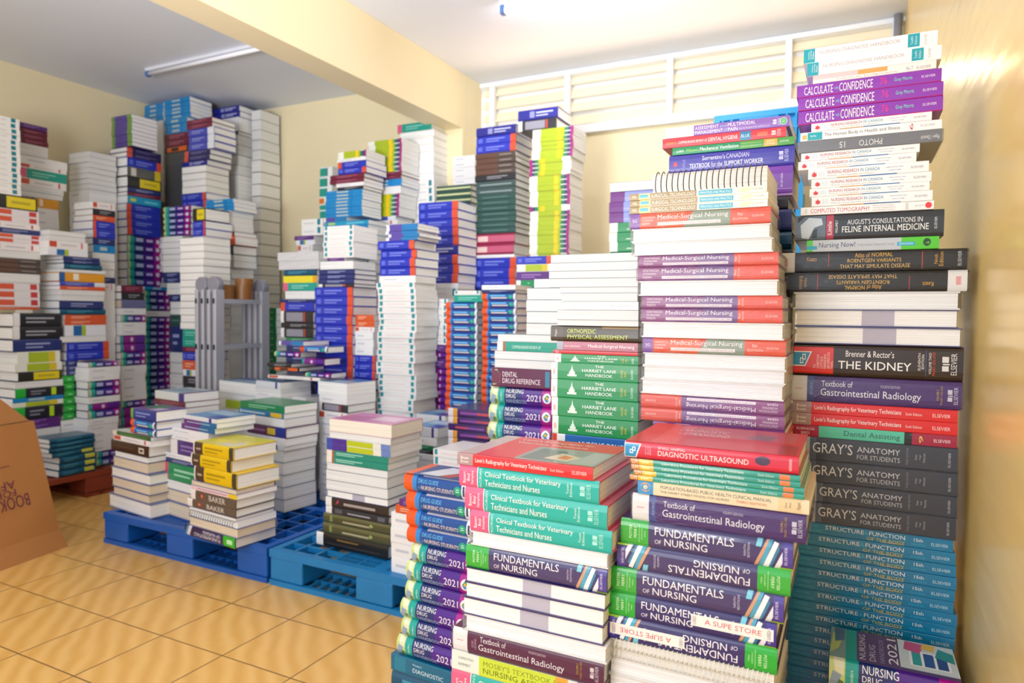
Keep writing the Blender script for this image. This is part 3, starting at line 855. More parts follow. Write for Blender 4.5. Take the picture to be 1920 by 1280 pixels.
T('fundu', *[TYPES['fund'][k] for k in ('L', 'D', 'th', 'kind', 'cover')], 'dark violet nursing hardback with white sticker', *TYPES['fund']['prints'], ('r', .52, .985, .28, .74, 'F0ECEA'), ('t', 'USED', .53, .55, .34, .68, '55555C', 1), ('t', 'USED', .95, .97, .34, .68, '55555C', 1), ('t', 'A SUPE STORE', .6, .92, .42, .62, 'CE5A6A'))
T('ultra', .29, .225, .048, 'h', 'C8202E', 'red ultrasound hardback with blue end mark', ('r', 0, .005, 0, 1, 'D5D0D0'), ('r', .005, 1, .02, .98, 'CE2240'), ('p', [(.005, .05), (.075, .05), (.105, .9), (.005, .9)], W_), ('p', [(.005, .1), (.07, .1), (.096, .86), (.005, .86)], '1C8FC4'), ('r', .035, .055, .3, .55, W_), ('r', .04, .05, .35, .5, '1C8FC4'), ('r', .05, .07, .45, .7, W_), ('r', .055, .065, .5, .65, '1C8FC4'), *[('t', s, .13 + .014 * i, .14 + .014 * i, .3, .8, 'EFA9B4', 1) for i, s in enumerate(['MATTOON', 'SELLON', 'BERRY'])], ('t', 'SMALL ANIMAL', .21, .375, .68, .84, 'F2CDD2'), ('t', 'DIAGNOSTIC ULTRASOUND', .21, .735, .3, .6, 'F6E4E4'), ('c', .81, .6, .012, '44304E'), ('r', .95, .965, .2, .85, 'E08A90'),
  ('T', 0, 1, 0, 1, 'C4262E'), ('T', .15, .3, .06, .94, 'D04A50'), ('T', .3, .95, .5, .97, 'B84A50'), ('tt', 'SMALL ANIMAL', .2, .46, .82, .88, 'E2A8A8'), ('tt', 'DIAGNOSTIC', .22, .54, .66, .78, 'E8BABA'), ('tt', 'ULTRASOUND', .24, .56, .48, .6, 'E8BABA'), ('P', [(.66, .55), (.8, .5), (.84, .72), (.72, .78)], '7F5A66'), ('T', .88, .98, .05, .4, 'A31C26'))
T('labp', .276, .215, .0105, 'p', '0F9484', 'thin green laboratory paperback with orange end', ('r', 0, .055, 0, 1, 'C07A2E'), ('r', .055, .145, 0, 1, 'E2B432'), ('t', 'LM', .012, .045, .2, .8, 'F6ECD8'), ('r', .07, .12, .3, .65, 'F0D88A'), ('t', 'Laboratory Procedures for Veterinary Technicians', .2, .69, .2, .8, 'E8F4F0'), ('t', 'Sixth Edition', .77, .86, .3, .7, 'CFE9E2'), ('r', .89, .945, .1, .9, 'E8763A'), coat=.8)
T('popman', .285, .22, .026, 'p', 'E4D3B2', 'cream public health paperback', ('r', .0, .1, 0, 1, '3B94CE'), ('c', .05, .55, .009, 'D99A62'), ('c', .05, .55, .004, 'F0D2A6'), ('t', 'POPULATION-BASED PUBLIC HEALTH CLINICAL MANUAL', .145, .8, .56, .8, '4B4A4C'), ('t', 'THE HENRY STREET MODEL FOR NURSES', .145, .56, .26, .42, '6B6664'), ('t', 'THIRD EDITION', .6, .77, .24, .42, 'C8604A'), ('r', .835, .96, 0, 1, 'DDC79C'), ('t', 'Schoon', .87, .882, .3, .7, '6B6253', 1), ('t', 'Porta', .893, .905, .35, .7, '6B6253', 1), ('t', 'Pepper', .935, .96, .3, .8, '6B4A33', 1))
T('spw', .276, .21, .02, 's', 'EFEDE8', 'white spiral notebook with white coil', coil='E8E2D2', pitch=.0075)
T('spb', .24, .2, .034, 's', 'F6F5F2', 'white spiral notebook with black coil', coil='1A1A1E', pitch=.0115)
T('surg', .265, .21, .012, 'p', 'F3EFE2', 'cream and brown surgical technology paperback', ('r', 0, .075, 0, 1, 'A28A5C'), ('t', 'WB', .018, .052, .3, .7, 'F4EEDC'), ('r', .075, .155, .0, 1, 'E8CE86'), ('r', .08, .145, .3, .78, '55B4CC'), ('r', .16, .51, .06, .94, 'A28A5C'), ('t', 'SURGICAL TECHNOLOGY', .17, .5, .24, .76, 'F8F4EA'), ('r', .525, .765, .14, .82, '3FA9C4'), ('t', 'PRINCIPLES AND PRACTICE', .535, .755, .32, .66, 'E2F2F4'), ('p', [(.8, .2), (.88, .2), (.9, .8), (.82, .8)], 'ECDFB4'), ('t', 'ELSEVIER', .9, .975, .4, .64, 'A8A49A'))
ms = lambda left, mid, end, lt: [('r', 0, .075, 0, 1, lt), ('r', .075, .2, 0, 1, left), ('r', .2, .42, 0, 1, mid), ('p', [(.4, 0), (.73, 0), (.73, 1), (.47, 1)], end), ('r', .73, 1, 0, 1, left), ('t', 'IGNATAVICIUS', .09, .19, .64, .78, 'F6E2DA'), ('t', 'WORKMAN', .09, .175, .45, .59, 'F6E2DA'), ('t', 'REBAR', .09, .155, .26, .4, 'F6E2DA'), ('t', 'Medical-Surgical Nursing', .21, .715, .48, .86, 'F8F4F2'), ('r', .21, .665, .18, .38, 'F6F0EC'), ('t', 'CONCEPTS FOR INTERPROFESSIONAL COLLABORATIVE CARE', .22, .655, .22, .34, 'A89098'), ('t', '9th', .78, .815, .52, .74, 'F8DCC8'), ('t', 'EDITION', .75, .85, .28, .42, 'F8DCC8'), ('t', 'ELSEVIER', .88, .96, .44, .56, 'F8DCC8')]
T('msa', .278, .165, .034, 'h', 'D84A24', 'orange and purple surgical nursing hardback', *ms('E0522A', 'E2602A', '8E9A86', '8450A8'), ('t', 'SG', .02, .055, .42, .62, 'F2E8F4'), wrap=1)
T('ms2', .278, .165, .03, 'h', '8A4A82', 'mauve surgical nursing hardback with red end', ('r', 0, .2, 0, 1, '955088'), *ms('955088', '8E5690', '7E5A94', '955088')[2:4], ('r', .7, 1, 0, 1, 'E2553F'), ('t', 'IGNATAVICIUS', .04, .16, .66, .84, 'F0E0EA'), ('t', 'WORKMAN', .04, .14, .42, .58, 'F0E0EA'), ('t', 'REBAR', .04, .11, .18, .34, 'F0E0EA'), ('t', 'Medical-Surgical Nursing', .185, .665, .46, .86, 'F8F2F6'), ('r', .185, .66, .14, .34, 'F6EEF2'), ('t', 'CONCEPTS FOR INTERPROFESSIONAL COLLABORATIVE CARE', .195, .65, .19, .3, 'A080A0'), ('t', '9th', .705, .72, .3, .7, 'F8D8CE', 1), ('t', 'EDITION', .73, .742, .2, .8, 'F8D8CE', 1), ('t', 'ELSEVIER', .89, .97, .42, .58, 'F8D8CE'), wrap=1)
T('pgw', .275, .215, .03, 'h', 'E9E7E4', 'plain white hardback', pages='FAFAFA', pdesc='wrapped book with white page edges outward', wrap=1)
T('pgs', .275, .165, .03, 'h', 'E9E7E4', 'plain white hardback', pages='FAFAFA', pdesc='wrapped book with white page edges outward', wrap=1)
T('pgk', .27, .21, .028, 'p', '4A4C52', 'dark paperback', pages='F3F2EF', pdesc='dark book with page edges outward')
T('pgl', .25, .2, .026, 'p', '838C96', 'pale grey paperback', pages='E6E7E7', pdesc='book with white page edges outward')
T('purt', .27, .21, .02, 'p', '7A2A86', 'thin purple paperback', ('t', 'COMMUNITY NURSING CANADA', .3, .55, .3, .66, 'CFA6D2'), ('r', .7, .82, .2, .9, 'D9C9DC'), ('t', '7', .85, .86, .3, .7, 'E8DCEA'))
T('assess', .265, .2, .022, 'p', '8C62B4', 'lilac pain management paperback with pale end', ('r', 0, .24, 0, 1, 'DCE9EC'), ('t', 'CZARNECKI', .035, .11, .6, .72, 'B9C9CF'), ('t', 'ASSESSMENT', .25, .445, .54, .86, 'F6F2FA'), ('t', 'and', .455, .51, .56, .8, '9CD0EC'), ('t', 'MULTIMODAL', .52, .74, .54, .86, 'F6F2FA'), ('t', 'MANAGEMENT', .25, .48, .12, .42, 'F6F2FA'), ('t', 'of', .488, .515, .14, .42, '9CD0EC'), ('t', 'PAIN', .522, .6, .12, .42, 'F6F2FA'), ('t', 'AN INTEGRATIVE APPROACH', .61, .85, .16, .32, 'DCD0EA'), *lg(.875, 'E6DCF0', .06), ('c', .955, .5, .0072, 'E8F4E8'), ('c', .955, .5, .0062, '36A84A'), ('t', 'GD', .942, .968, .36, .64, 'DDF4DD'))
T('hyg', .265, .2, .018, 'p', 'D8323E', 'red dental hygiene paperback with blue patch', ('t', "DARBY'S", .035, .12, .34, .6, 'E2A53A'), ('t', 'COMPREHENSIVE REVIEW OF', .135, .38, .34, .6, 'F8E8E6'), ('t', 'DENTAL HYGIENE', .39, .625, .3, .68, 'FAF0EE'), ('r', .645, .73, .06, .94, '2A7EA8'), ('t', 'BLUE', .655, .72, .34, .66, 'CFE8F2'), ('r', .78, .86, .3, .7, 'E06A4A'), *lg(.89, 'F4D2CE', .07))
T('mech', .265, .2, .015, 'p', '0F8A58', 'green ventilation paperback with orange patch', ('r', .57, 1, 0, 1, '4F9A3E'), ('t', 'CAIRO', .035, .1, .3, .6, 'F2F6EE'), ('t', "Pilbeam's", .125, .23, .3, .66, 'A8D83A'), ('t', 'Mechanical Ventilation', .24, .56, .28, .74, 'F6F8F2'), ('t', 'Physiological and', .585, .74, .58, .78, 'B8DC9A'), ('t', 'Clinical Applications', .585, .745, .22, .42, 'B8DC9A'), ('r', .765, .87, .06, .94, 'E2A23A'), ('t', 'SEVENTH', .785, .85, .56, .78, 'FBF0DA'), ('t', 'EDITION', .785, .85, .24, .46, 'FBF0DA'), ('t', 'ELSEVIER', .89, .96, .4, .64, 'D8EACC'))
T('supp', .268, .215, .034, 'h', '3B349E', 'indigo support worker textbook', ('c', .055, .5, .0045, 'D8343C'), ('t', 'WILK', .115, .14, .25, .75, '8F8AD2', 1), ('t', "Sorrentino's", .28, .465, .6, .84, 'ECEAF8'), ('t', 'CANADIAN', .475, .655, .6, .84, 'D6D2EE'), ('t', 'TEXTBOOK', .175, .345, .22, .46, 'F2F0FA'), ('t', 'for the', .355, .445, .22, .48, 'D6D2EE'), ('t', 'SUPPORT WORKER', .46, .765, .22, .46, 'F2F0FA'), *lg(.885, 'C9C4EA', .07))
T('can4', .268, .215, .05, 'h', '7A3AA8', 'purple Canadian nursing hardback', ('t', 'FOURTH', .78, .79, .3, .75, 'C8A0DC', 1), ('t', 'CANADIAN', .81, .82, .26, .78, 'C8A0DC', 1), ('t', 'EDITION', .84, .85, .3, .72, 'C8A0DC', 1), ('t', 'ELSEVIER', .91, .925, .3, .75, 'E6D4F0', 1), ('r', 0, 1, .02, .08, 'D8B8E8'), ('r', 0, 1, .22, .25, 'B888D4'))
T('ortho', .276, .215, .04, 'h', '3E3420', 'dark olive orthopedic hardback', ('r', .0, .15, 0, 1, '4A4034'), ('t', 'Magee', .05, .08, .3, .75, 'E0D8C8', 1), ('t', 'ORTHOPEDIC', .2, .53, .52, .8, 'C6D84A'), ('t', 'PHYSICAL ASSESSMENT', .2, .89, .18, .44, 'C6D84A'), ('r', .6, 1, .84, .98, '8A6A30'))
T('intro', .25, .2, .019, 'p', 'B0667A', 'dusty pink nursing paperback', ('t', 'Introductory', .1, .3, .3, .6, 'F0DCE0'), ('t', 'Medical-Surgical Nursing', .4, .96, .26, .72, 'F8EEF0'), ('r', 0, .08, 0, 1, '9AA0B0'))
T('redsg', .25, .2, .014, 'p', 'C8242E', 'thin red paperback', ('t', 'SG', .03, .07, .2, .8, 'F6DCDA'))
T('harr', .2, .125, .034, 'p', '0F8E4C', 'green paediatric handbook with white end', ('r', 0, .075, 0, 1, 'EAF2EA'), ('r', .02, .05, .3, .6, 'E6B8B4'), ('c', .25, .5, .0045, 'DDEFE0'), ('r', .195, .305, .2, .32, 'DDEFE0'), ('r', .215, .285, .32, .48, 'DDEFE0'), ('p', [(.238, .55), (.262, .55), (.25, .9)], 'DDEFE0'), ('t', 'THE', .52, .62, .76, .9, 'F0F8F0'), ('t', 'HARRIET LANE', .37, .76, .5, .67, 'F4FAF4'), ('t', 'HANDBOOK', .41, .72, .22, .4, 'F4FAF4'), ('t', 'HUGHES', .81, .835, .25, .7, 'E0C83A', 1), ('t', 'KAHL', .85, .875, .32, .64, 'E0C83A', 1), ('t', 'ELSEVIER', .925, .95, .2, .75, 'DDEFE0', 1))
T('nurdr', .2, .125, .034, 'p', '1C66B8', 'blue drug reference with red edge', ('r', 0, .05, 0, 1, 'D83A2E'), ('r', .05, .15, 0, 1, 'EAEFF4'), ('t', "Mosby's", .18, .3, .4, .6, 'D4E6F6'), ('t', 'NURSING DRUG', .32, .84, .3, .66, 'F4F8FC'), ('r', .87, 1, 0, 1, 'E8ECF2'))
T('cult', .25, .2, .02, 'p', 'EEF0F2', 'white transcultural nursing paperback', ('t', 'Cultural Nursing', .06, .36, .36, .66, '77787E'), ('t', 'Assessment and Intervention', .4, .7, .4, .56, 'A0A2A8'), ('t', 'Seventh Edition', .75, .9, .4, .54, '8A8C92'))
T('ddr', .216, .135, .034, 'p', '5E1440', 'maroon dental drug reference', ('r', .0, .12, 0, 1, '6A2A44'), ('p', [(.02, .1), (.06, .1), (.1, .9), (.06, .9)], 'E6D8B8'), ('p', [(.06, .1), (.08, .1), (.12, .8), (.1, .9)], '3E8E5A'), ('t', "Mosby's", .13, .155, .2, .75, 'D8704A', 1), ('t', 'DENTAL', .19, .44, .54, .8, 'F0E2EA'), ('t', 'DRUG REFERENCE', .19, .82, .2, .46, 'F0E2EA'), ('r', .9, .97, .1, .9, '3A7EA0'))
T('darby', .265, .2, .018, 'p', '1F9A82', 'teal review paperback with white end', ('r', 0, .09, 0, 1, 'F0EDE6'), ('r', .1, .13, 0, 1, 'C2502E'), ('t', 'COMPREHENSIVE REVIEW OF', .24, .7, .3, .62, 'D8EEE8'))
T('mosb', .24, .17, .036, 'p', '0E6A8C', 'deep teal diagnostic reference', ('t', "Mosby's", .3, .42, .6, .78, 'B8DCE6'), ('t', 'DIAGNOSTIC', .3, .7, .25, .5, 'DCEFF4'), ('r', .05, .2, .1, .9, '12809E'))
T('mtna', .276, .215, .034, 'p', 'DCE4DC', 'lime and white nursing assistants textbook', ('t', 'SORRENTINO', .05, .16, .6, .74, '77787A'), ('t', 'REMMERT', .05, .14, .28, .42, '77787A'), ('r', .2, .72, 0, 1, 'C4D83A'), ('t', "MOSBY'S TEXTBOOK FOR", .23, .8, .54, .8, '7D8E2A'), ('t', 'NURSING ASSISTANTS', .23, .8, .18, .46, '5E6E20'), ('r', .72, .8, 0, 1, 'E8A23A'), ('r', .86, 1, 0, 1, '6A4AA0'))
T('navy', .26, .2, .034, 'h', '24306E', 'navy hardback', *bars(.25, .75, '9AA4D0'))
T('dark', .26, .2, .034, 'h', '26262C', 'black hardback', *bars(.3, .8, '9A9AA4'))
T('fill', .26, .2, .05, 'h', '6E7078', 'grey hardback')
# --- the stacks further back
T('ndb', .27, .21, .03, 'p', 'E4E4E4', 'white paperback with teal end squares', ('r', .04, .12, .3, .98, '0E8A98'), ('r', .87, .95, .3, .98, '0E8A98'), ('r', .22, .72, .45, .6, 'E2CFCF'))
T('ndl', .27, .21, .03, 'p', 'F1F1EF', 'white paperback with one teal square', ('r', .74, .88, .25, .98, '0E7F92'), ('r', .1, .6, .4, .55, 'D6D2D8'))
T('blue', .28, .22, .044, 'h', '2434B4', 'blue hardback with orange end', ('r', .86, 1, 0, 1, 'D9502E'), ('r', .05, .16, .25, .75, '5B6AD4'), *bars(.25, .72, '7F8CE2'))
T('blul', .28, .22, .044, 'h', '2434B4', 'blue hardback with orange left end', ('r', 0, .13, 0, 1, 'D9502E'), *bars(.25, .72, '7F8CE2'))
T('dblu', .28, .22, .044, 'h', '1E2488', 'deep blue hardback with white title', ('r', .3, .42, .2, .8, '8A8EC4'), *bars(.46, .88, 'C6CBEC'))
T('dgb', .216, .14, .042, 'r', '1E5AA8', 'blue drug guide with orange end', ('r', 0, .15, 0, 1, 'E8561C'), ('r', .15, .2, 0, 1, '2C86CE'), ('r', .25, .7, .55, .72, '6CC0F0'), ('r', .28, .75, .25, .42, 'E6D8C8'), ('r', .8, .9, .2, .7, '23B08A'), ('r', .93, 1, 0, 1, 'E6E8EC'), ('r', .2, .93, 0, .08, '8A3A7A'))
T('ndhb', .216, .135, .045, 'r', '43208A', 'purple and teal drug handbook', ('r', 0, .08, 0, 1, 'B9CF9A'), ('r', .08, .2, 0, 1, '1BA79C'), ('r', .2, .48, 0, 1, '233474'), ('r', .24, .45, .3, .75, 'A9B4DC'), ('r', .55, .74, .35, .65, 'C9B4E6'), ('r', .8, 1, 0, 1, 'A8148C'), ('c', .9, .5, .012, 'D6DCE6'))
T('mgb', .216, .135, .045, 'r', '8A1E8A', 'magenta and purple handbook', ('r', 0, .1, 0, 1, '1BA79C'), ('r', .6, 1, 0, 1, '5A2090'), ('c', .45, .5, .012, 'D6C4DE'))
T('lime', .25, .2, .03, 'p', 'EDEFE8', 'lime and white paperback with purple end', ('r', .2, .62, 0, 1, 'A8BC22'), ('r', .62, .72, 0, 1, 'EFC81E'), ('r', .72, .78, 0, 1, 'A8BC22'), ('r', .78, .86, .1, .9, '2E7E4E'), ('r', .86, .93, .1, .9, '3A3A70'), ('r', .93, 1, 0, 1, 'A01E78'))
T('cyan', .25, .2, .024, 'p', '1186C8', 'bright blue paperback with pale titles', ('r', .3, .62, .3, .75, 'B4C0BC'), ('r', .7, .74, .2, .8, '0E6CAE'))
T('brown', .27, .21, .03, 'h', '5E4136', 'brown hardback', ('r', .55, 1, 0, 1, '4E423E'), ('r', .6, .9, .4, .6, '8E827C'))
T('dgrn', .27, .21, .03, 'h', '2A4E4A', 'dark green hardback', ('r', .15, .8, .45, .58, '5E827A'))
T('ggrn', .27, .21, .03, 'h', '3A5050', 'grey green hardback', ('r', .1, .9, .35, .55, '86989A'))
T('marw', .27, .21, .045, 'h', '8E1E46', 'maroon and white hardback', ('r', 0, 1, .2, .8, 'C25A7A'), ('r', .1, .35, .25, .75, 'E2C9C2'))
T('maro', .27, .21, .03, 'h', '6E1C38', 'maroon hardback', *bars(.2, .8, 'A8607A'))
T('pteal', .26, .2, .022, 'p', '5A4AA0', 'violet and blue paperback', ('r', .5, 1, 0, 1, '2378B4'), ('r', .0, .1, 0, 1, 'E2E2EA'))
T('purp', .26, .2, .024, 'p', '5C2A7C', 'purple paperback', *bars(.15, .7, '9C78B8'))
T('orng', .26, .2, .026, 'p', 'D4562A', 'orange paperback', *bars(.15, .6, 'F0B89A'))
T('orw', .26, .2, .024, 'p', 'E4E0E4', 'white paperback with orange band', ('r', .05, .45, .2, .9, 'D8583A'), ('r', .8, .95, .2, .9, 'C83A3A'))
T('redw', .26, .2, .024, 'p', 'ECE8E8', 'white paperback with red end', ('r', .02, .2, .2, .9, 'C84A30'), ('r', .82, .86, .2, .9, 'D03A4A'), ('r', .3, .7, .4, .6, 'C9C4CE'))
T('tealw', .26, .2, .026, 'p', '1A9C8C', 'teal hardback with pink end', ('r', 0, .13, 0, 1, 'DC5C86'), *bars(.25, .75, '8AD2C6'))
T('tealp', .26, .2, .026, 'p', '129A86', 'sea green paperback', *bars(.15, .8, '7ACCBC'))
T('green', .26, .2, .03, 'p', '147E4C', 'green paperback', *bars(.2, .8, '8AC4A0'))
T('hgrn', .2, .125, .034, 'p', '128A50', 'green handbook with white end', ('r', 0, .12, 0, 1, 'E8EEE8'), ('p', [(.25, .25), (.45, .25), (.35, .8)], 'BFE0C4'), ('p', [(.6, .25), (.8, .25), (.7, .8)], 'BFD88A'))
T('gball', .2, .14, .034, 'r', '1FA634', 'bright green handbook with navy end', ('r', .55, 1, 0, 1, '262B50'), ('r', .2, .4, .4, .6, '7FD68A'))
T('lgrn', .26, .2, .02, 'p', '5A3A9C', 'violet paperback with green end', ('r', .62, 1, 0, 1, '6FA85C'), ('r', .1, .5, .4, .55, '8A78C4'))
T('pgrn', .26, .2, .02, 'p', '4E3C92', 'purple paperback with olive ends', ('r', 0, .16, 0, 1, '6C9440'), ('r', .78, 1, 0, 1, '6C9440'))
T('bky', .26, .2, .034, 'h', '24241E', 'black hardback with yellow panel', ('r', .35, .96, .1, .9, 'E2CE1C'), ('r', .45, .85, .4, .6, 'B8A820'))
T('gry', .26, .2, .028, 'h', '5C6058', 'grey hardback with yellow corner', ('r', .8, .98, 0, 1, 'D8C030'), ('r', .1, .25, .1, .9, 'D8D4CC'))
T('bkw', .26, .2, .04, 'h', '1E1E24', 'black hardback with white end', ('r', 0, .13, 0, 1, 'E6E6E6'), *bars(.25, .85, 'A4A4AC'))
T('bkg', .26, .2, .034, 'h', '20222A', 'black hardback with green end', ('r', 0, .2, 0, 1, '24B03C'), *bars(.3, .6, '8A8A9A'), ('r', .72, .82, .1, .9, 'B8DC2A'))
T('yelb', .26, .2, .03, 'h', 'E09A1A', 'amber hardback', ('r', 0, .12, 0, 1, '1E5AA0'), ('r', .3, .42, .2, .9, 'EDE6DA'))
T('yell', .26, .2, .024, 'p', 'E6D832', 'yellow paperback', ('r', .88, 1, 0, 1, 'E2A21E'))
T('limw', .26, .2, .024, 'p', 'E6E8DC', 'white paperback with lime panel', ('r', .25, .72, .05, .95, 'A8BC22'), ('r', .72, .88, .05, .95, 'D8C030'))
T('whit', .26, .2, .026, 'p', 'EAEAEC', 'white paperback', ('r', .12, .5, .4, .58, 'C4C8D4'), pdesc='book with white page edges outward')
T('whbl', .26, .2, .026, 'p', 'E6E8F0', 'white paperback with blue patch', ('r', .2, .4, .05, .95, '1C66A8'), ('r', .4, .5, .05, .95, 'A8BC22'))
T('teg', .24, .18, .036, 'r', '0C5272', 'dark teal hardback', *bars(.15, .7, '3E92B0'))
T('tegy', .24, .18, .036, 'r', '0C5272', 'dark teal hardback with yellow spot', *bars(.1, .5, '3E92B0'), ('r', .68, .95, .3, .9, 'C8C84A'))
T('tsq', .25, .2, .05, 'p', 'E8EEEE', 'white book with big teal square', ('r', 0, .55, .1, .9, '109A8A'), ('r', .55, .62, .1, .9, '2A3A4A'))
T('osq', .25, .2, .03, 'p', 'E8EEEE', 'white book with orange square', ('r', 0, .4, .1, .9, 'E2761E'))
T('pil', .27, .21, .026, 'h', '39205E', 'dark purple hardback with amber end', ('r', 0, .1, 0, 1, 'D8D4DC'), ('r', .1, .19, 0, 1, 'D89A3A'), ('r', .25, .6, .35, .65, '8A4A9C'), ('r', .6, .85, .35, .65, 'C04A5A'))
T('lav', .25, .2, .03, 'p', '8C96E0', 'lavender paperback with purple end', ('r', 0, .22, 0, 1, '6A2480'), ('r', .22, 1, .3, .36, 'B4BCF0'))
T('gcre', .27, .21, .02, 'h', '2E5248', 'green hardback with cream band', ('r', 0, 1, .35, .65, 'D6DCA6'))
T('spk', .26, .2, .03, 'p', 'C9CACE', 'speckled grey paperback', *[('r', .05 + .09 * i, .07 + .09 * i, .2 + .1 * (i % 5), .3 + .1 * (i % 5), 'EEF0F2') for i in range(10)])
T('gybk', .26, .2, .036, 'h', '2A2A30', 'black and grey hardback', ('r', 0, .1, 0, 1, 'E6E6E8'), ('r', .18, .7, .12, .88, '8E8E9C'), ('r', .72, .77, .1, .9, 'B8403A'))
T('cyw', .26, .2, .026, 'p', '1A98C4', 'cyan paperback with yellow spot', ('r', .08, .24, .3, .7, 'C8D83A'), ('r', .5, .9, .3, .6, '6CC8E2'))
T('navo', .26, .2, .03, 'h', '2A2558', 'dark purple hardback with orange end', ('r', 0, .15, 0, 1, 'D9583A'), *bars(.25, .85, '6E68A4'))
T('whbv', .26, .2, .028, 'h', '4048B0', 'blue hardback with white end', ('r', .75, 1, 0, 1, 'E2E6EE'), *bars(.12, .6, '98A0DC'))
T('dko', .26, .2, .034, 'h', '262226', 'black hardback with orange panel', ('r', .1, .95, .1, .9, 'DC6428'), ('r', .3, .6, .2, .8, '2A2428'))
# on the pallets
T('yeb', .275, .22, .048, 'h', 'E0BA10', 'yellow hardback with brown band', ('r', 0, .03, 0, 1, 'E6DED8'), ('r', .03, .24, 0, 1, '4A3B30'), ('r', .08, .19, .4, .55, 'B0A090'), ('r', .9, 1, 0, 1, '3E3A28'), *bars(.3, .75, 'A88A14'))
T('yebt', .275, .22, .048, 'h', 'E0BA10', 'yellow hardback with bright yellow cover', *TYPES['yeb']['prints'], ('T', 0, 1, 0, 1, 'DCCB2A'), ('T', .05, .9, .5, .95, 'C9C22C'), ('P', [(.45, .1), (.8, .1), (.95, .4), (.55, .5)], 'CFC9BC'), ('P', [(.5, .3), (.7, .25), (.8, .6), (.6, .6)], 'D8C46A'))
T('pagt', .26, .2, .036, 'h', '6A6E9A', 'tan paged hardback', pages='DCCDB4', pdesc='book with tan page edges outward')
T('pagw', .26, .2, .036, 'h', '7A82A8', 'white paged hardback', pages='EEEAE2', pdesc='book with cream page edges outward')
T('pagm', .27, .21, .038, 'p', 'C870A0', 'pink covered paperback', ('T', 0, 1, 0, 1, 'C07AA8'), ('T', .1, .5, .2, .7, 'D9B4CC'), ('T', .5, .95, .4, .9, 'B0608C'), pages='EFE8DA', pdesc='pink covered book showing page edges')
T('brnh', .26, .2, .04, 'h', '40281E', 'dark brown hardback with cream mark', ('r', .76, .9, .25, .75, 'D8CEBE'), ('r', .79, .87, .4, .6, '40281E'), ('r', .15, .6, .45, .55, '5E4438'))
T('grnt', .26, .2, .02, 'p', '2F5E2A', 'thin green paperback with white end', ('r', 0, .12, 0, 1, 'E4DCCC'), ('r', .2, .9, .3, .6, '5E8A4A'), ('T', 0, 1, 0, 1, 'D9DDD2'), ('T', .0, .35, .3, 1, '7C9A4E'))
T('pinkw', .26, .2, .02, 'p', 'E6C9CE', 'pale pink paperback', ('r', .15, .8, .35, .6, 'B890A0'), ('r', .82, 1, 0, 1, 'E2C22A'))
T('baker', .26, .2, .036, 'h', '5E5046', 'taupe hardback with portrait spine', ('r', 0, .11, 0, 1, 'E8E4DE'), ('c', .26, .5, .012, '8A3A2A'), ('c', .26, .52, .006, 'C88A6A'), ('t', 'BAKER', .42, .78, .22, .78, 'D6CEC4'))
T('fundb', .27, .21, .046, 'h', '2A2250', 'dark violet nursing hardback with green end', ('r', 0, .22, 0, 1, '2EB02A'), ('r', .05, .15, .3, .7, 'BFE8BA'), ('t', 'FUNDAMENTALS', .28, .8, .52, .84, 'E6E2F0'), ('t', 'OF NURSING', .28, .62, .16, .44, 'E6E2F0'), ('p', [(.84, 0), (.9, 0), (.96, 1), (.9, 1)], 'D8D4E0'), ('p', [(.9, 0), (.94, 0), (1, 1), (.97, 1)], '2A8AB4'))
T('dgpt', .22, .16, .042, 'h', '24388A', 'blue hardback with purple cover', *bars(.2, .8, '8A98D8'), ('T', 0, 1, 0, 1, '7A5A9C'), ('T', .1, .6, .3, .9, '4A8A5A'), ('T', .55, .95, .1, .5, 'C9BCD8'), ('r', 0, .1, 0, 1, '6AA83A'))
T('violw', .25, .2, .026, 'p', '4A2E78', 'violet paperback with white end', ('r', 0, .2, 0, 1, 'E6E2E0'), *bars(.3, .9, '8E78B4'))
T('tvio', .25, .2, .022, 'p', '1F6A9C', 'blue and purple paperback', ('r', 0, .55, 0, 1, '6A2E7E'), ('r', .1, .8, .4, .6, '9AB4CC'))
T('gpin', .25, .2, .036, 'p', '128A56', 'green paperback with pink end', ('r', 0, .16, 0, 1, 'D84A78'), *bars(.3, .85, '9AD2B0'))
T('mixp', .26, .2, .03, 'p', 'D8DCE2', 'pale paperback with blue cover', ('T', 0, 1, 0, 1, '5A8FC0'), ('T', .1, .8, .5, .9, 'A9C4DA'), ('T', .6, 1, 0, .4, '2A4AA0'), ('r', .78, .86, 0, 1, '3A2A8A'))
T('umw', .26, .2, .03, 'p', 'E2E6E6', 'white paperback with violet end', ('r', .82, 1, 0, 1, '3A2488'), ('T', 0, 1, 0, 1, 'BFD4DC'), ('T', .1, .7, .2, .8, '7AA8BC'), ('T', .82, 1, 0, 1, '3A2488'))
T('yblu', .25, .2, .03, 'p', '2070A4', 'blue paperback with yellow end', ('r', .72, .96, .1, .9, 'DDB422'), ('r', .1, .6, .35, .65, 'B8D4E2'), ('c', .06, .5, .008, 'D8E6EE'))
T('pury', .27, .21, .042, 'h', '5A2458', 'purple hardback with yellow band', ('r', 0, .15, 0, 1, '7FC0D0'), ('r', .64, .8, .2, .8, 'D8BC2E'), ('r', .8, 1, 0, 1, '20308E'), ('r', .22, .6, .4, .6, '9A6A94'))
T('olive', .27, .21, .04, 'h', '4A4A2E', 'olive green hardback', ('r', 0, 1, .7, 1, '62603A'), ('r', .1, .14, .2, .8, '7E8A4E'), ('r', .3, .7, .28, .45, 'A8A484'), ('p', [(.72, .3), (.76, .5), (.72, .7), (.7, .5)], '9AA868'))
T('blkp', .27, .21, .04, 'h', '2A1E1E', 'black hardback with pink mark', ('r', 0, .1, 0, 1, 'E8E6E4'), ('p', [(.17, .3), (.22, .6), (.2, .8)], 'D83A78'), ('r', .3, .8, .35, .6, 'A89E9C'))
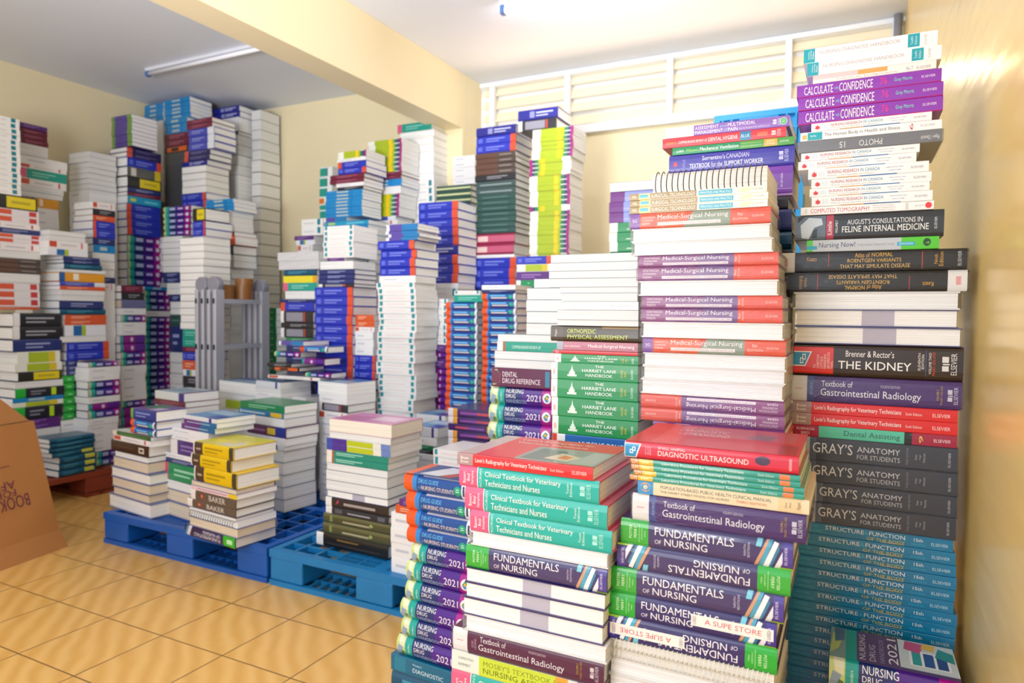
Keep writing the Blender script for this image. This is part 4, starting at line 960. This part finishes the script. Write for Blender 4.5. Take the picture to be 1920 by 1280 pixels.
T('blki', .27, .21, .03, 'h', '24262E', 'black hardback with grey marks', ('r', 0, .1, 0, 1, 'E2E0DE'), *[('r', .16 + .03 * i, .175 + .03 * i, .2, .8, '6A6E7A') for i in range(4)], ('r', .36, .72, .35, .55, '9A9CA6'), ('r', .84, .95, .2, .8, '585C68'))
T('blkt', .27, .21, .036, 'h', '1C1816', 'black hardback with gold line', ('r', 0, .1, 0, 1, 'E8E6E4'), ('r', .3, .6, .6, .7, '8A6A2A'), ('r', .15, .9, .25, .35, '3A3430'))
T('vlim', .27, .21, .024, 'p', 'E4E2DA', 'purple and lime paperback', ('r', 0, .1, 0, 1, '3A4AA8'), ('r', .1, .33, 0, 1, '4A2A92'), ('r', .33, .74, .06, .94, 'B8C41E'), ('r', .86, 1, 0, 1, '6A84C0'))
T('tgrp', .27, .21, .024, 'p', '128A76', 'sea green paperback with white end', ('r', 0, .09, 0, 1, 'ECE6DC'), ('r', .09, .12, 0, 1, 'B8502E'), *bars(.16, .6, 'A9DCD0'))
# ------------------------------------------------------------------ books: the stacks (ends and heights as the photograph shows them)
P = 'P'
st = stack
# near stacks
st('tallest stack by the shiny wall', 'Y1.55', 1495, 1792, 72, 'ndx@100:1509,1756 ndx@126:1515,1763 thinw@142:1526,1754 calc@166.5:1495,1763 calc@192:1498,1767 calc@219:1498,1767 nrc@235:1523,1747 human@252:1502,1765 photoF@275:1498,1765 nrc@291:1503,1724 nrc@308:1497,1717 nrc@328:1515,1740 nrc@346:1521,1745 nrc@362:1518,1742 nrc@381:1522,1748 ctomo@397:1502,1751 feline@446:1490,1769 nnow@469:1512,1760 atlas@508:1460,1814 atlasF@546.5:1462,1814 pgwP@580:1488,1800 fundP@613:1490,1797 fundP@647:1489,1803 kidney@710:1486,1806 gi2@760:1482,1803 lavin@783:1486,1796 lavin@806:1486,1796 dental@828.5:1486,1795 gray@873:1503,1795 gray@915:1503,1795 gray@954:1517,1793 gray@994:1516,1792 struct@1017:1500,1786 struct*5@1128:1486,1790 struct*4@1216:1480,1788 struct*4@1304:1475,1787', jit=.5, fill='struct')
st('stack of surgical nursing books', 'Y1.38', 1200, 1468, 318, 'spb@353:1223,1437 surg@366:1181,1438 surg@379:1181,1439 surg@392.5:1181,1439 msa@423:1182,1445 pgsP@449:1185,1446 pgsP@475:1186,1449 ms2@498:1197,1459 ms2@525:1196,1460 pgsP@554:1198,1460 ms2@578.5:1203,1467 ms2@604.5:1203,1468 pgsP@635:1203,1470 msa@664.5:1206,1474 pgsP*2@715:1205,1474 pgsP@744.5:1202,1470 ms2F@771:1202,1470 ms2F@797:1202,1470 purtF@808:1225,1472', jit=.4, fill='msa')
st('stack below the red ultrasound book', 'Y1.13', 1160, 1482, 840, 'ultra@873:1171,1497 labp@884:1183,1500 labp@894.5:1184,1500 labp@904.5:1189,1507 labp@915:1181,1506 popman@941:1196,1516 gi2@993:1186,1510 fund@1044:1165,1485 fundF@1092:1158,1480 fund@1143:1143,1468 fundu@1190:1142,1452 funduF@1238:1142,1453 spw@1256:1146,1446 spw@1273:1146,1446 pgwP*2@1340:1146,1450', jit=.4, fill='fund')
st('stack below the red radiography book', 'Y1.10', 870, 1133, 865, 'lavint@888:858,1111 clin@930:862,1123 clin@974:873,1138 clin@1015:882,1145 pgwP@1042:884,1139 fund@1088:875,1136 fundP@1117:873,1133 fundP@1147:873,1130 fundP@1181:868,1128 pgwP@1212:873,1134 gim@1257:853,1128 mtna@1296:850,1120', jit=.4, fill='clin')
st('front left stack of small drug books', 'Y1.63', 760, 880, 896, 'dgt@931:757,874 dg@966:762,881 dg@998:763,884 dg@1030:763,884 ndh@1066:772,891 ndh@1104:761,880 ndh@1141:761,880 ndh@1177:752,873 ndh@1214:754,874 ndh@1252:745,868 mosb@1284:735,872', yaw=-3, jit=.6, fill='teg')
st('low pair before the tallest stack', 'Y1.36', 1557, 1800, 1256, 'ndht@1318', jit=.3, fill='ndh')
st('stack holding the spiral notebook from behind', 'Y1.64', 1255, 1489, 227, 'assess@247:1249,1479 hyg@266:1243,1473 mech@281:1262,1489 supp@317:1255,1489 can4@373:1255,1486 dark@397:1270,1478 navy@435:1262,1484 teg@470:1262,1484', jit=.4, fill='dark')
st('stack with the green paediatric handbooks', 'Y1.42', 1033, 1200, 475, 'pglP@491:1032,1196 pglP@507:1029,1196 pglP@521:1029,1196 pglP@538:1029,1196 pglP@549:1049,1196 pglP@565:1053,1196 cultF@581:1058,1196 pglP@600:1044,1196 pglP@611:1044,1196 ortho@641:1032,1196 intro@658:1044,1196 redsg@665:1037,1196 harr@682:1040,1196 harr@714:1034,1196 harr@749:1034,1196 harr@785:1034,1196 harr@819:1036,1196 nurdr@850:1037,1196', jit=.5, fill='green')
st('stack with the maroon dental drug reference', 'Y1.96', 925, 1035, 523, 'pglP@540:1001,1075 pglP*4@627:987,1070 pglP@641:933,1048 darby@659:932,1050 pglP*2@691:928,1045 ddr@727:922,1034 ndh@762:918,1034 ndh@796:916,1033 ndh@830:915,1032', jit=.6, fill='ndh')
# against the wall under the window and the beam
st('far stack with lavender and green books', 'Y2.6', 1143, 1270, 338, 'pglP@356 lav*3@415 hgrn*3@470', fill='green')
st('blue stack behind the white paperback tower', 'Y3.43', 785, 858, 378, 'blue*5@460 dblu@478 blue*3@531 whit@541', fill='ndb')
st('tall stack with the dark green hardbacks', 'Y3.66', 893, 966, 236, 'dblu@253 blue*2@285:893,967 brown*4@326:892,966 dark@338:890,966 ggrn*2@364:893,967 dgrn*7@437:893,966 marw*2@477:888,964 whit@483:889,964 blue*3@542:888,966', fill='dark')
st('lime stack under the louvre window', 'Y3.62', 994, 1072, 200, 'dblu@220:972,1046 gybk@240:972,1043 lime*7@296:998,1074 limeF*4@328:993,1070 lime*6@385:993,1068 limeF@395:992,1068 lime*9@475:993,1067', fill='lime')
st('low stack in front of the lime stack', 'Y3.2', 968, 1034, 480, 'blue@495 limw@509 purp@525 hgrn@545', fill='blue')
st('white tower with teal end squares', 'Y2.95', 706, 776, 420, 'pteal*5@451:724,783 blue*4@517:710,777 whit@530:710,777 ndb*22@783', fill='ndb', jit=2.6, base=PT)
st('left tower of drug guides with orange ends', 'Y3.05', 835, 893, 545, 'ndb@553:852,900 tealp@566:850,905 dgb*15@778', fill='dgb', base=PT)
st('second tower of drug guides with orange ends', 'Y3.0', 903, 966, 534, 'whit@543 navy@549 dgb*17@785', fill='dgb', base=PT)
st('narrow stack between the two towers', 'Y3.18', 813, 838, 560, 'ndl*7@646 purp@660 mgb@672 purp@690 mgb*6@770', fill='mgb')
st('wrapped white stack beside the pillar', 'Y3.9', 818, 882, 294, 'whit*5@347:848,890 gcre*3@381', fill='dgrn')
st('tall white stack under the beam', 'Y3.95', 745, 808, 230, 'tealw@246:745,808 pgwP*7@340:748,812 ndl*6@425:776,814', fill='whit')
st('slanting lime stack on maroon books', 'Y3.74', 688, 752, 262, 'lime*7@323:690,752 maro*2@337 cyan*2@350:686,752 whit*2@364:684,750 lime*5@406:683,748 whbv@413:683,742 redw@422:672,745 cyw@432:668,712', fill='whit')
st('stack with bright blue paperbacks', 'Y3.5', 617, 682, 284, 'lime@297:634,686 whit@303:632,686 blul@315:634,686 blue@326:634,686 maro*2@343:618,681 whit@350:630,682 dark@356:632,680 cyan*8@406:610,678 pteal@414:607,650 cyw@422:609,690', fill='cyan')
st('edge stack with big teal squares', 'Y3.84', 599, 622, 313, 'tsq*3@370 osq@383 tsq@394 tsq@410', fill='whit')
st('stack of white paperbacks above navy books', 'Y3.0', 606, 662, 423, 'ndb*6@483:606,662 purp@489:613,645 pglP@505:600,662 navy*3@532:597,663 gybk@538:598,663 blue*6@645:590,660', fill='blue', base=PT)
st('small white stack beside the teal squares', 'Y3.6', 565, 606, 410, 'ndl*2@441:565,605 purp@449:552,588 whbl@458:555,590 redw@471:558,585', fill='whit')
st('stack topped by the speckled grey book', 'Y3.1', 521, 594, 472, 'spk*2@505:521,597 teg@517:531,592 yell@530:531,594 tealw@545:531,594 pglP@561:535,590 navy@567:524,590 blul@583:526,588 gybk@605:526,586 dark@615:527,586 gybk@633:526,586 green@640:536,588', fill='navy', base=PT)
st('stack with orange spines by the tower', 'Y3.02', 666, 702, 590, 'orng*2@613:666,701 redw@622 whit*3@666:666,700 blue*3@710:664,702', fill='blue', base=PT)
st('low heap before the blue hardbacks', 'Y2.78', 520, 600, 640, 'pteal@648:522,568 dgb@660:562,612 ndhb@671:513,560 mgb@683:565,605 dark@690:500,545 dko@697:510,560 ndhb@706:572,618 redw@712:503,600', jit=2, fill='navy', base=.80)
# the back left corner
st('highest stack reaching the ceiling corner', 'Y3.6', 308, 352, 185, 'cyan*5@222:308,355 cyan*3@249:308,350 maro*2@274:308,353 dko@285:308,352', fill='pgk', jit=1.5)
st('corner stack of bright blue paperbacks', 'Y3.62', 270, 305, 195, 'cyan*4@228', fill='whit', base=2.0)
st('ceiling high stack of white pages', 'Y3.85', 400, 447, 200, 'dblu*2@222 whit*2@248:402,447 dark@255:402,446 pglP*4@330:404,446 whit*2@372:400,446', fill='whit')
st('corner stack with maroon and blue spines', 'Y3.5', 350, 398, 222, 'maro*2@240:350,397 whbv*3@280:353,400 navo*2@300:345,392 dblu@310:341,387 pgkP*4@361:341,385 blue*2@388:341,386', fill='whit')
st('stack of books above the folded ladder', 'Y3.34', 386, 434, 374, 'cyan*3@396:386,437 ndb*4@435:388,430 dko@444:389,438 orng@460:390,440 ggrn@478:388,436 pglP*2@502:388,438 whit@512:386,432 tealw@522:382,432 pglP*3@575:384,430', fill='whit')
st('pale column at the back wall', 'Y3.95', 472, 488, 206, 'pglP*5@300 pgkP*8@480 pgkP*8@620', fill='whit')
st('stack of handbooks in the corner', 'Y3.27', 306, 360, 385, 'ndhb*5@442:306,355 pglP*6@510:304,340 navy*2@530:304,340 pglP*2@552:312,341 navy@565:318,341 pglP*2@590:318,341 dgrn@612:318,341 navy@660:318,341 pglP*3@720:318,341', fill='whit')
st('small black and blue stack in the corner', 'Y3.12', 361, 384, 390, 'bky@414 blue*2@443', fill='whit', base=1.615)
st('green stack beside the folded ladder', 'Y3.45', 489, 517, 577, 'hgrn*7@662', fill='hgrn')
st('white column left of the ladder', 'Y3.0', 337, 381, 445, 'pgkP*13@617:337,381 tealp@634:342,376 tealp@650:342,376 maro@660:342,376 blue@676:342,376 orng@693:342,376 whbl@705:342,376', fill='dark')
st('pair of white columns with navy bands', 'Y3.45', 272, 303, 445, 'pglP*6@510 navy*2@530', fill='whit')
# along the left wall, spines to the room
st('stack of purple and olive paperbacks', 'Y3.2', 209, 248, 216, 'pgrn*8@275:209,246', fill='whit', base=2.39)
st('left stack with the yellow panel', 'X-4.7', 240, 302, 282, 'navo*2@300 blue@317 gry@335 bky@355 navy@364 maro@371 cyw@385 blul*4@443', fill='ndhb')
st('short stack left of the yellow panel', 'X-4.45', 175, 216, 380, 'redw@393 dark@405 orng@415 blul*2@447 navy@460 cyan@474 pglP*3@520 navy@531 redw@545', fill='whit', base=PT)
st('grey paged column by the left wall', 'Y2.98', 129, 166, 285, 'pglP*7@356', fill='whit', base=PT)
st('left stack with purple books above teal', 'X-4.75', 38, 124, 238, 'purp@247:38,88 maro*3@275:38,90 pglP@297:40,90 whit@312:42,126 redw@320 tealw@338 redw@352 pglP*2@372:40,118 yelb@390:60,110', fill='whit', base=PT)
st('left stack with red tipped white books', 'X-4.45', -20, 74, 222, 'ndl*14@366:-25,38 bky@392:-20,70 orw*2@418 redw@428 navy@438 orw*2@456:-20,78 redw@470 pglP@484:-20,76 brown*3@512:-20,76 pglP@530:-20,76 orw*3@575:-15,74', fill='orng', base=1.135)
st('left stack with amber and orange spines', 'X-4.36', 113, 198, 437, 'pglP*2@455:92,160 redw@470:92,165 whbl@482:92,165 navy*2@495:120,188 teg@506:122,192 pglP@512 yelb@529:112,196 whbv@537 orng@544 pglP*2@564:114,196 navy@579:112,194 teg@590 orng*2@609:122,200 whbl@630:122,198 pglP@641 blue*2@675:125,204 navy*3@702:125,148 gball*6@784:120,158 whit*2@818:116,160', fill='whit', base=PT)
st('left stack of black and green books', 'X-4.36', 23, 118, 587, 'bkw@607:26,115 bkw@625:24,118 navy@643:24,116 limw@660:32,112 limw@672:28,116 bky@686:34,114 pglP@696:28,118 bkg@710:28,120 cyan@716 limw@723 bkg@742:28,116 purp*2@757:28,112 pglP@768:32,112 blue@790:36,116 lgrn*7@816:40,112 orng@823', fill='dark', base=PT, snap=True)
st('teal row on the red pallet', 'X-4.14', 95, 180, 818, 'teg*3@847:95,178 tegy@858:100,178 tegy*3@900:112,180', fill='teg', base=PT, snap=True)
st('stack mixing white books and purple handbooks', 'X-4.22', 168, 226, 678, 'ndhb@688:168,222 whit*2@714 ndhb*2@745 whit@757 mgb@771 ndhb@786 whit*5@850:166,222 ndhb*2@880:182,232', fill='whit', base=PT, snap=True)
st('stack of white books behind the handbooks', 'X-4.4', 228, 274, 535, 'maro@548:228,268 dark@562:228,270 pagt@578 whit@590 ndhb@604 whit*2@628 mgb*2@660 ndhb*2@685 whit*4@750 ndhb@763', fill='mgb')
st('tall tower of purple handbooks', 'X-4.55', 272, 320, 538, 'cyan@544 ndhb*3@583 whit@593 ndhb*12@745', fill='ndhb')
# on the blue pallets
st('outer stack on the blue pallet', 'Y2.12', 208, 281, 764, 'dgpt@785:245,290 dgb@801:244,288 dgb@815:244,288 grnt@823:211,282 redw@834:213,283 brnh@856:208,276 pglP@866:216,276 pagtP@888:212,276 pagwP@908:209,280 pagtP@928:210,280 pagtP@944:212,278 pagwP@972:204,281', base=PT, yaw=-7, snap=True, jit=.6)
st('stack topped by a violet striped paperback', 'Y2.5', 284, 352, 735, 'umw@750:290,344 maro@762:290,345', base=PT, yaw=-8, fill='whit')
st('middle stack of the dark blue pallet', 'Y2.17', 304, 380, 776, 'mixp@784:345,405 tvio@794:345,405 tvio@805:340,402 whit@818:318,390 whit@829:320,390 violw@858:320,385 whit@868:304,386 navy@878:304,384 gpin@912:304,382 pglP@930:300,376 pagtP@955:300,372 pagtP@985:300,372', base=PT, yaw=-8, snap=True, jit=.6)
st('stack under the bright yellow cover', 'Y2.01', 360, 438, 834, 'yebt@858:362,436 yeb@882:358,432 yeb@911:364,442 pagtP@921:358,442 pinkw@930:358,443 baker@949:358,441 baker@965:352,440 pagwP@972:354,441 spb@984:356,442 pagtP@1003:355,444 fundbF@1024:347,439', base=PT, yaw=-6, snap=True, jit=.5)
st('stack with the green and yellow spines', 'Y2.5', 445, 534, 756, 'green@772:450,532 yblu@784:447,531 pglP@803:444,532 pury@826:444,534 whit@842:450,533 mixp@852:448,532 pglP*5@985:450,530', base=PT, yaw=-8, fill='whit', jit=.8, snap=True)
st('rear stack on the blue pallet', 'Y2.85', 408, 482, 716, 'mixpP@739:410,482 pglP@750:408,480 limw@768:408,470', base=PT, yaw=-8, fill='whit')
st('rear stack between ladder and white tower', 'Y2.75', 478, 526, 715, 'mixp@727:480,526 pglP@735 whit@745', base=PT, yaw=-8, fill='whit')
st('white paged stack before the white tower', 'Y2.73', 598, 640, 716, 'mixpP@741:596,650 whit@756:598,650 gybk@771:598,650 redw@786:598,650 whit*7@920:598,650', base=PT, yaw=-8, fill='whit')
st('pale stack right of the green spines', 'Y2.8', 545, 572, 745, 'whit@758 whit@771 whit*7@930', base=PT, yaw=-8, fill='whit', snap=True)
st('pink topped stack on the teal pallet', 'Y2.2', 616, 732, 790, 'pagmP@814:618,734 pglP@826:618,732 vlim*2@848:613,732 tgrp*2@872:612,726 pglP@885:613,726 pglP@904:612,725 pglP@922:612,726 fundP@935:612,726 blkp@953:611,727 blki@966:611,727 olive@984:607,730 olive@1004:606,730 blkt@1028:594,726', base=PT, snap=True, yaw=-2, jit=.5)
st('white stack behind the drug guides', 'Y2.1', 735, 800, 938, 'purp@947:748,800 orng@958:742,800 whit*4@1040:733,800', base=PT, snap=True, yaw=-2)
st('low stack with the green and black spines', 'Y2.6', 767, 815, 800, 'mixp@818:768,820 whit@834:768,818 green@842:767,812 dark@850 whit@862 pglP@880:765,812', base=PT, yaw=-4, fill='whit')
st('low stack beside the drug handbooks', 'Y2.57', 840, 930, 768, 'pil@784 pil@797 pilF@810 pil@825 pil@840', base=PT, fill='whit')
st('white stack before the purple amber books', 'Y2.33', 812, 880, 845, 'ndb@860 ndb@880 pglP@905', base=PT, yaw=-4, fill='whit')
st('low stack behind the green and black spines', 'Y2.85', 780, 835, 778, 'mixp@792 whit@803', base=PT, fill='whit')
st('hidden stack below the slotted pallet', 'Y4.02', 1330, 1560, 586, 'whit@600', fill='whit')
# ------------------------------------------------------------------ books: the ones that show largest are things, the rest one object
ORD = 'first second third fourth fifth sixth seventh eighth ninth tenth eleventh twelfth thirteenth fourteenth fifteenth sixteenth seventeenth eighteenth nineteenth twentieth'.split()
LIMIT = 322
order = sorted(range(len(BOOKS)), key=lambda i: -BOOKS[i][4])
single = set(order[:LIMIT])
count = {}
for b in BOOKS:
    if b[4]:
        count[(b[3], b[2])] = count.get((b[3], b[2]), 0) + 1
seen = {}
left = []
for i, b in enumerate(BOOKS):
    mtx, key, desc, phrase = b[:4]
    if b[4]:
        seen[(phrase, desc)] = seen.get((phrase, desc), 0) + 1
    if i not in single:
        left.append(b)
        continue
    t = TYPES[key]
    nm = t['name'] or {'h': 'hardback_book', 'r': 'handbook', 'p': 'paperback_book', 's': 'spiral_notebook'}[t['kind']]
    o = bpy.data.objects.new(nm, None)
    o.empty_display_size = .03
    C.objects.link(o)
    o.matrix_world = mtx
    n = count[(phrase, desc)]
    q = seen[(phrase, desc)]
    lab = '%s in the %s' % (desc, phrase)
    if n > 1:
        lab = ('top ' if q == 1 else 'lowest ' if q == n else ORD[q - 1] + ' ') + lab
    tag(o, lab, 'book', 'books in the ' + phrase)
    for pn, me in parts_of(key):
        c = bpy.data.objects.new(pn, me)
        C.objects.link(c)
        c.parent = o
V, F, MI, mats = [], [], [], []
for b in left:
    for pn, me in parts_of(b[1]):
        if pn == 'shrink_wrap':
            continue
        k = len(V)
        V.extend(tuple(b[0] @ v.co) for v in me.vertices)
        idx = []
        for m in me.materials:
            if m not in mats:
                mats.append(m)
            idx.append(mats.index(m))
        flipped = b[0].to_3x3().determinant() < 0
        for p in me.polygons:
            F.append([k + q for q in p.vertices])
            MI.append(idx[p.material_index])
me = bpy.data.meshes.new('stacked_book')
me.from_pydata(V, [], F)
for m in mats:
    me.materials.append(m)
me.polygons.foreach_set('material_index', MI)
me.update()
o = new_obj('stacked_book', me)
tag(o, 'many more small and half hidden books filling the stacks along the walls', 'books')
o['kind'] = 'stuff'
print('BOOKS', len(BOOKS), 'single', len(single), 'smallest', BOOKS[order[min(LIMIT, len(order)) - 1]][4], 'visible', sum(1 for b in BOOKS if b[4]), 'stuff verts', len(V))
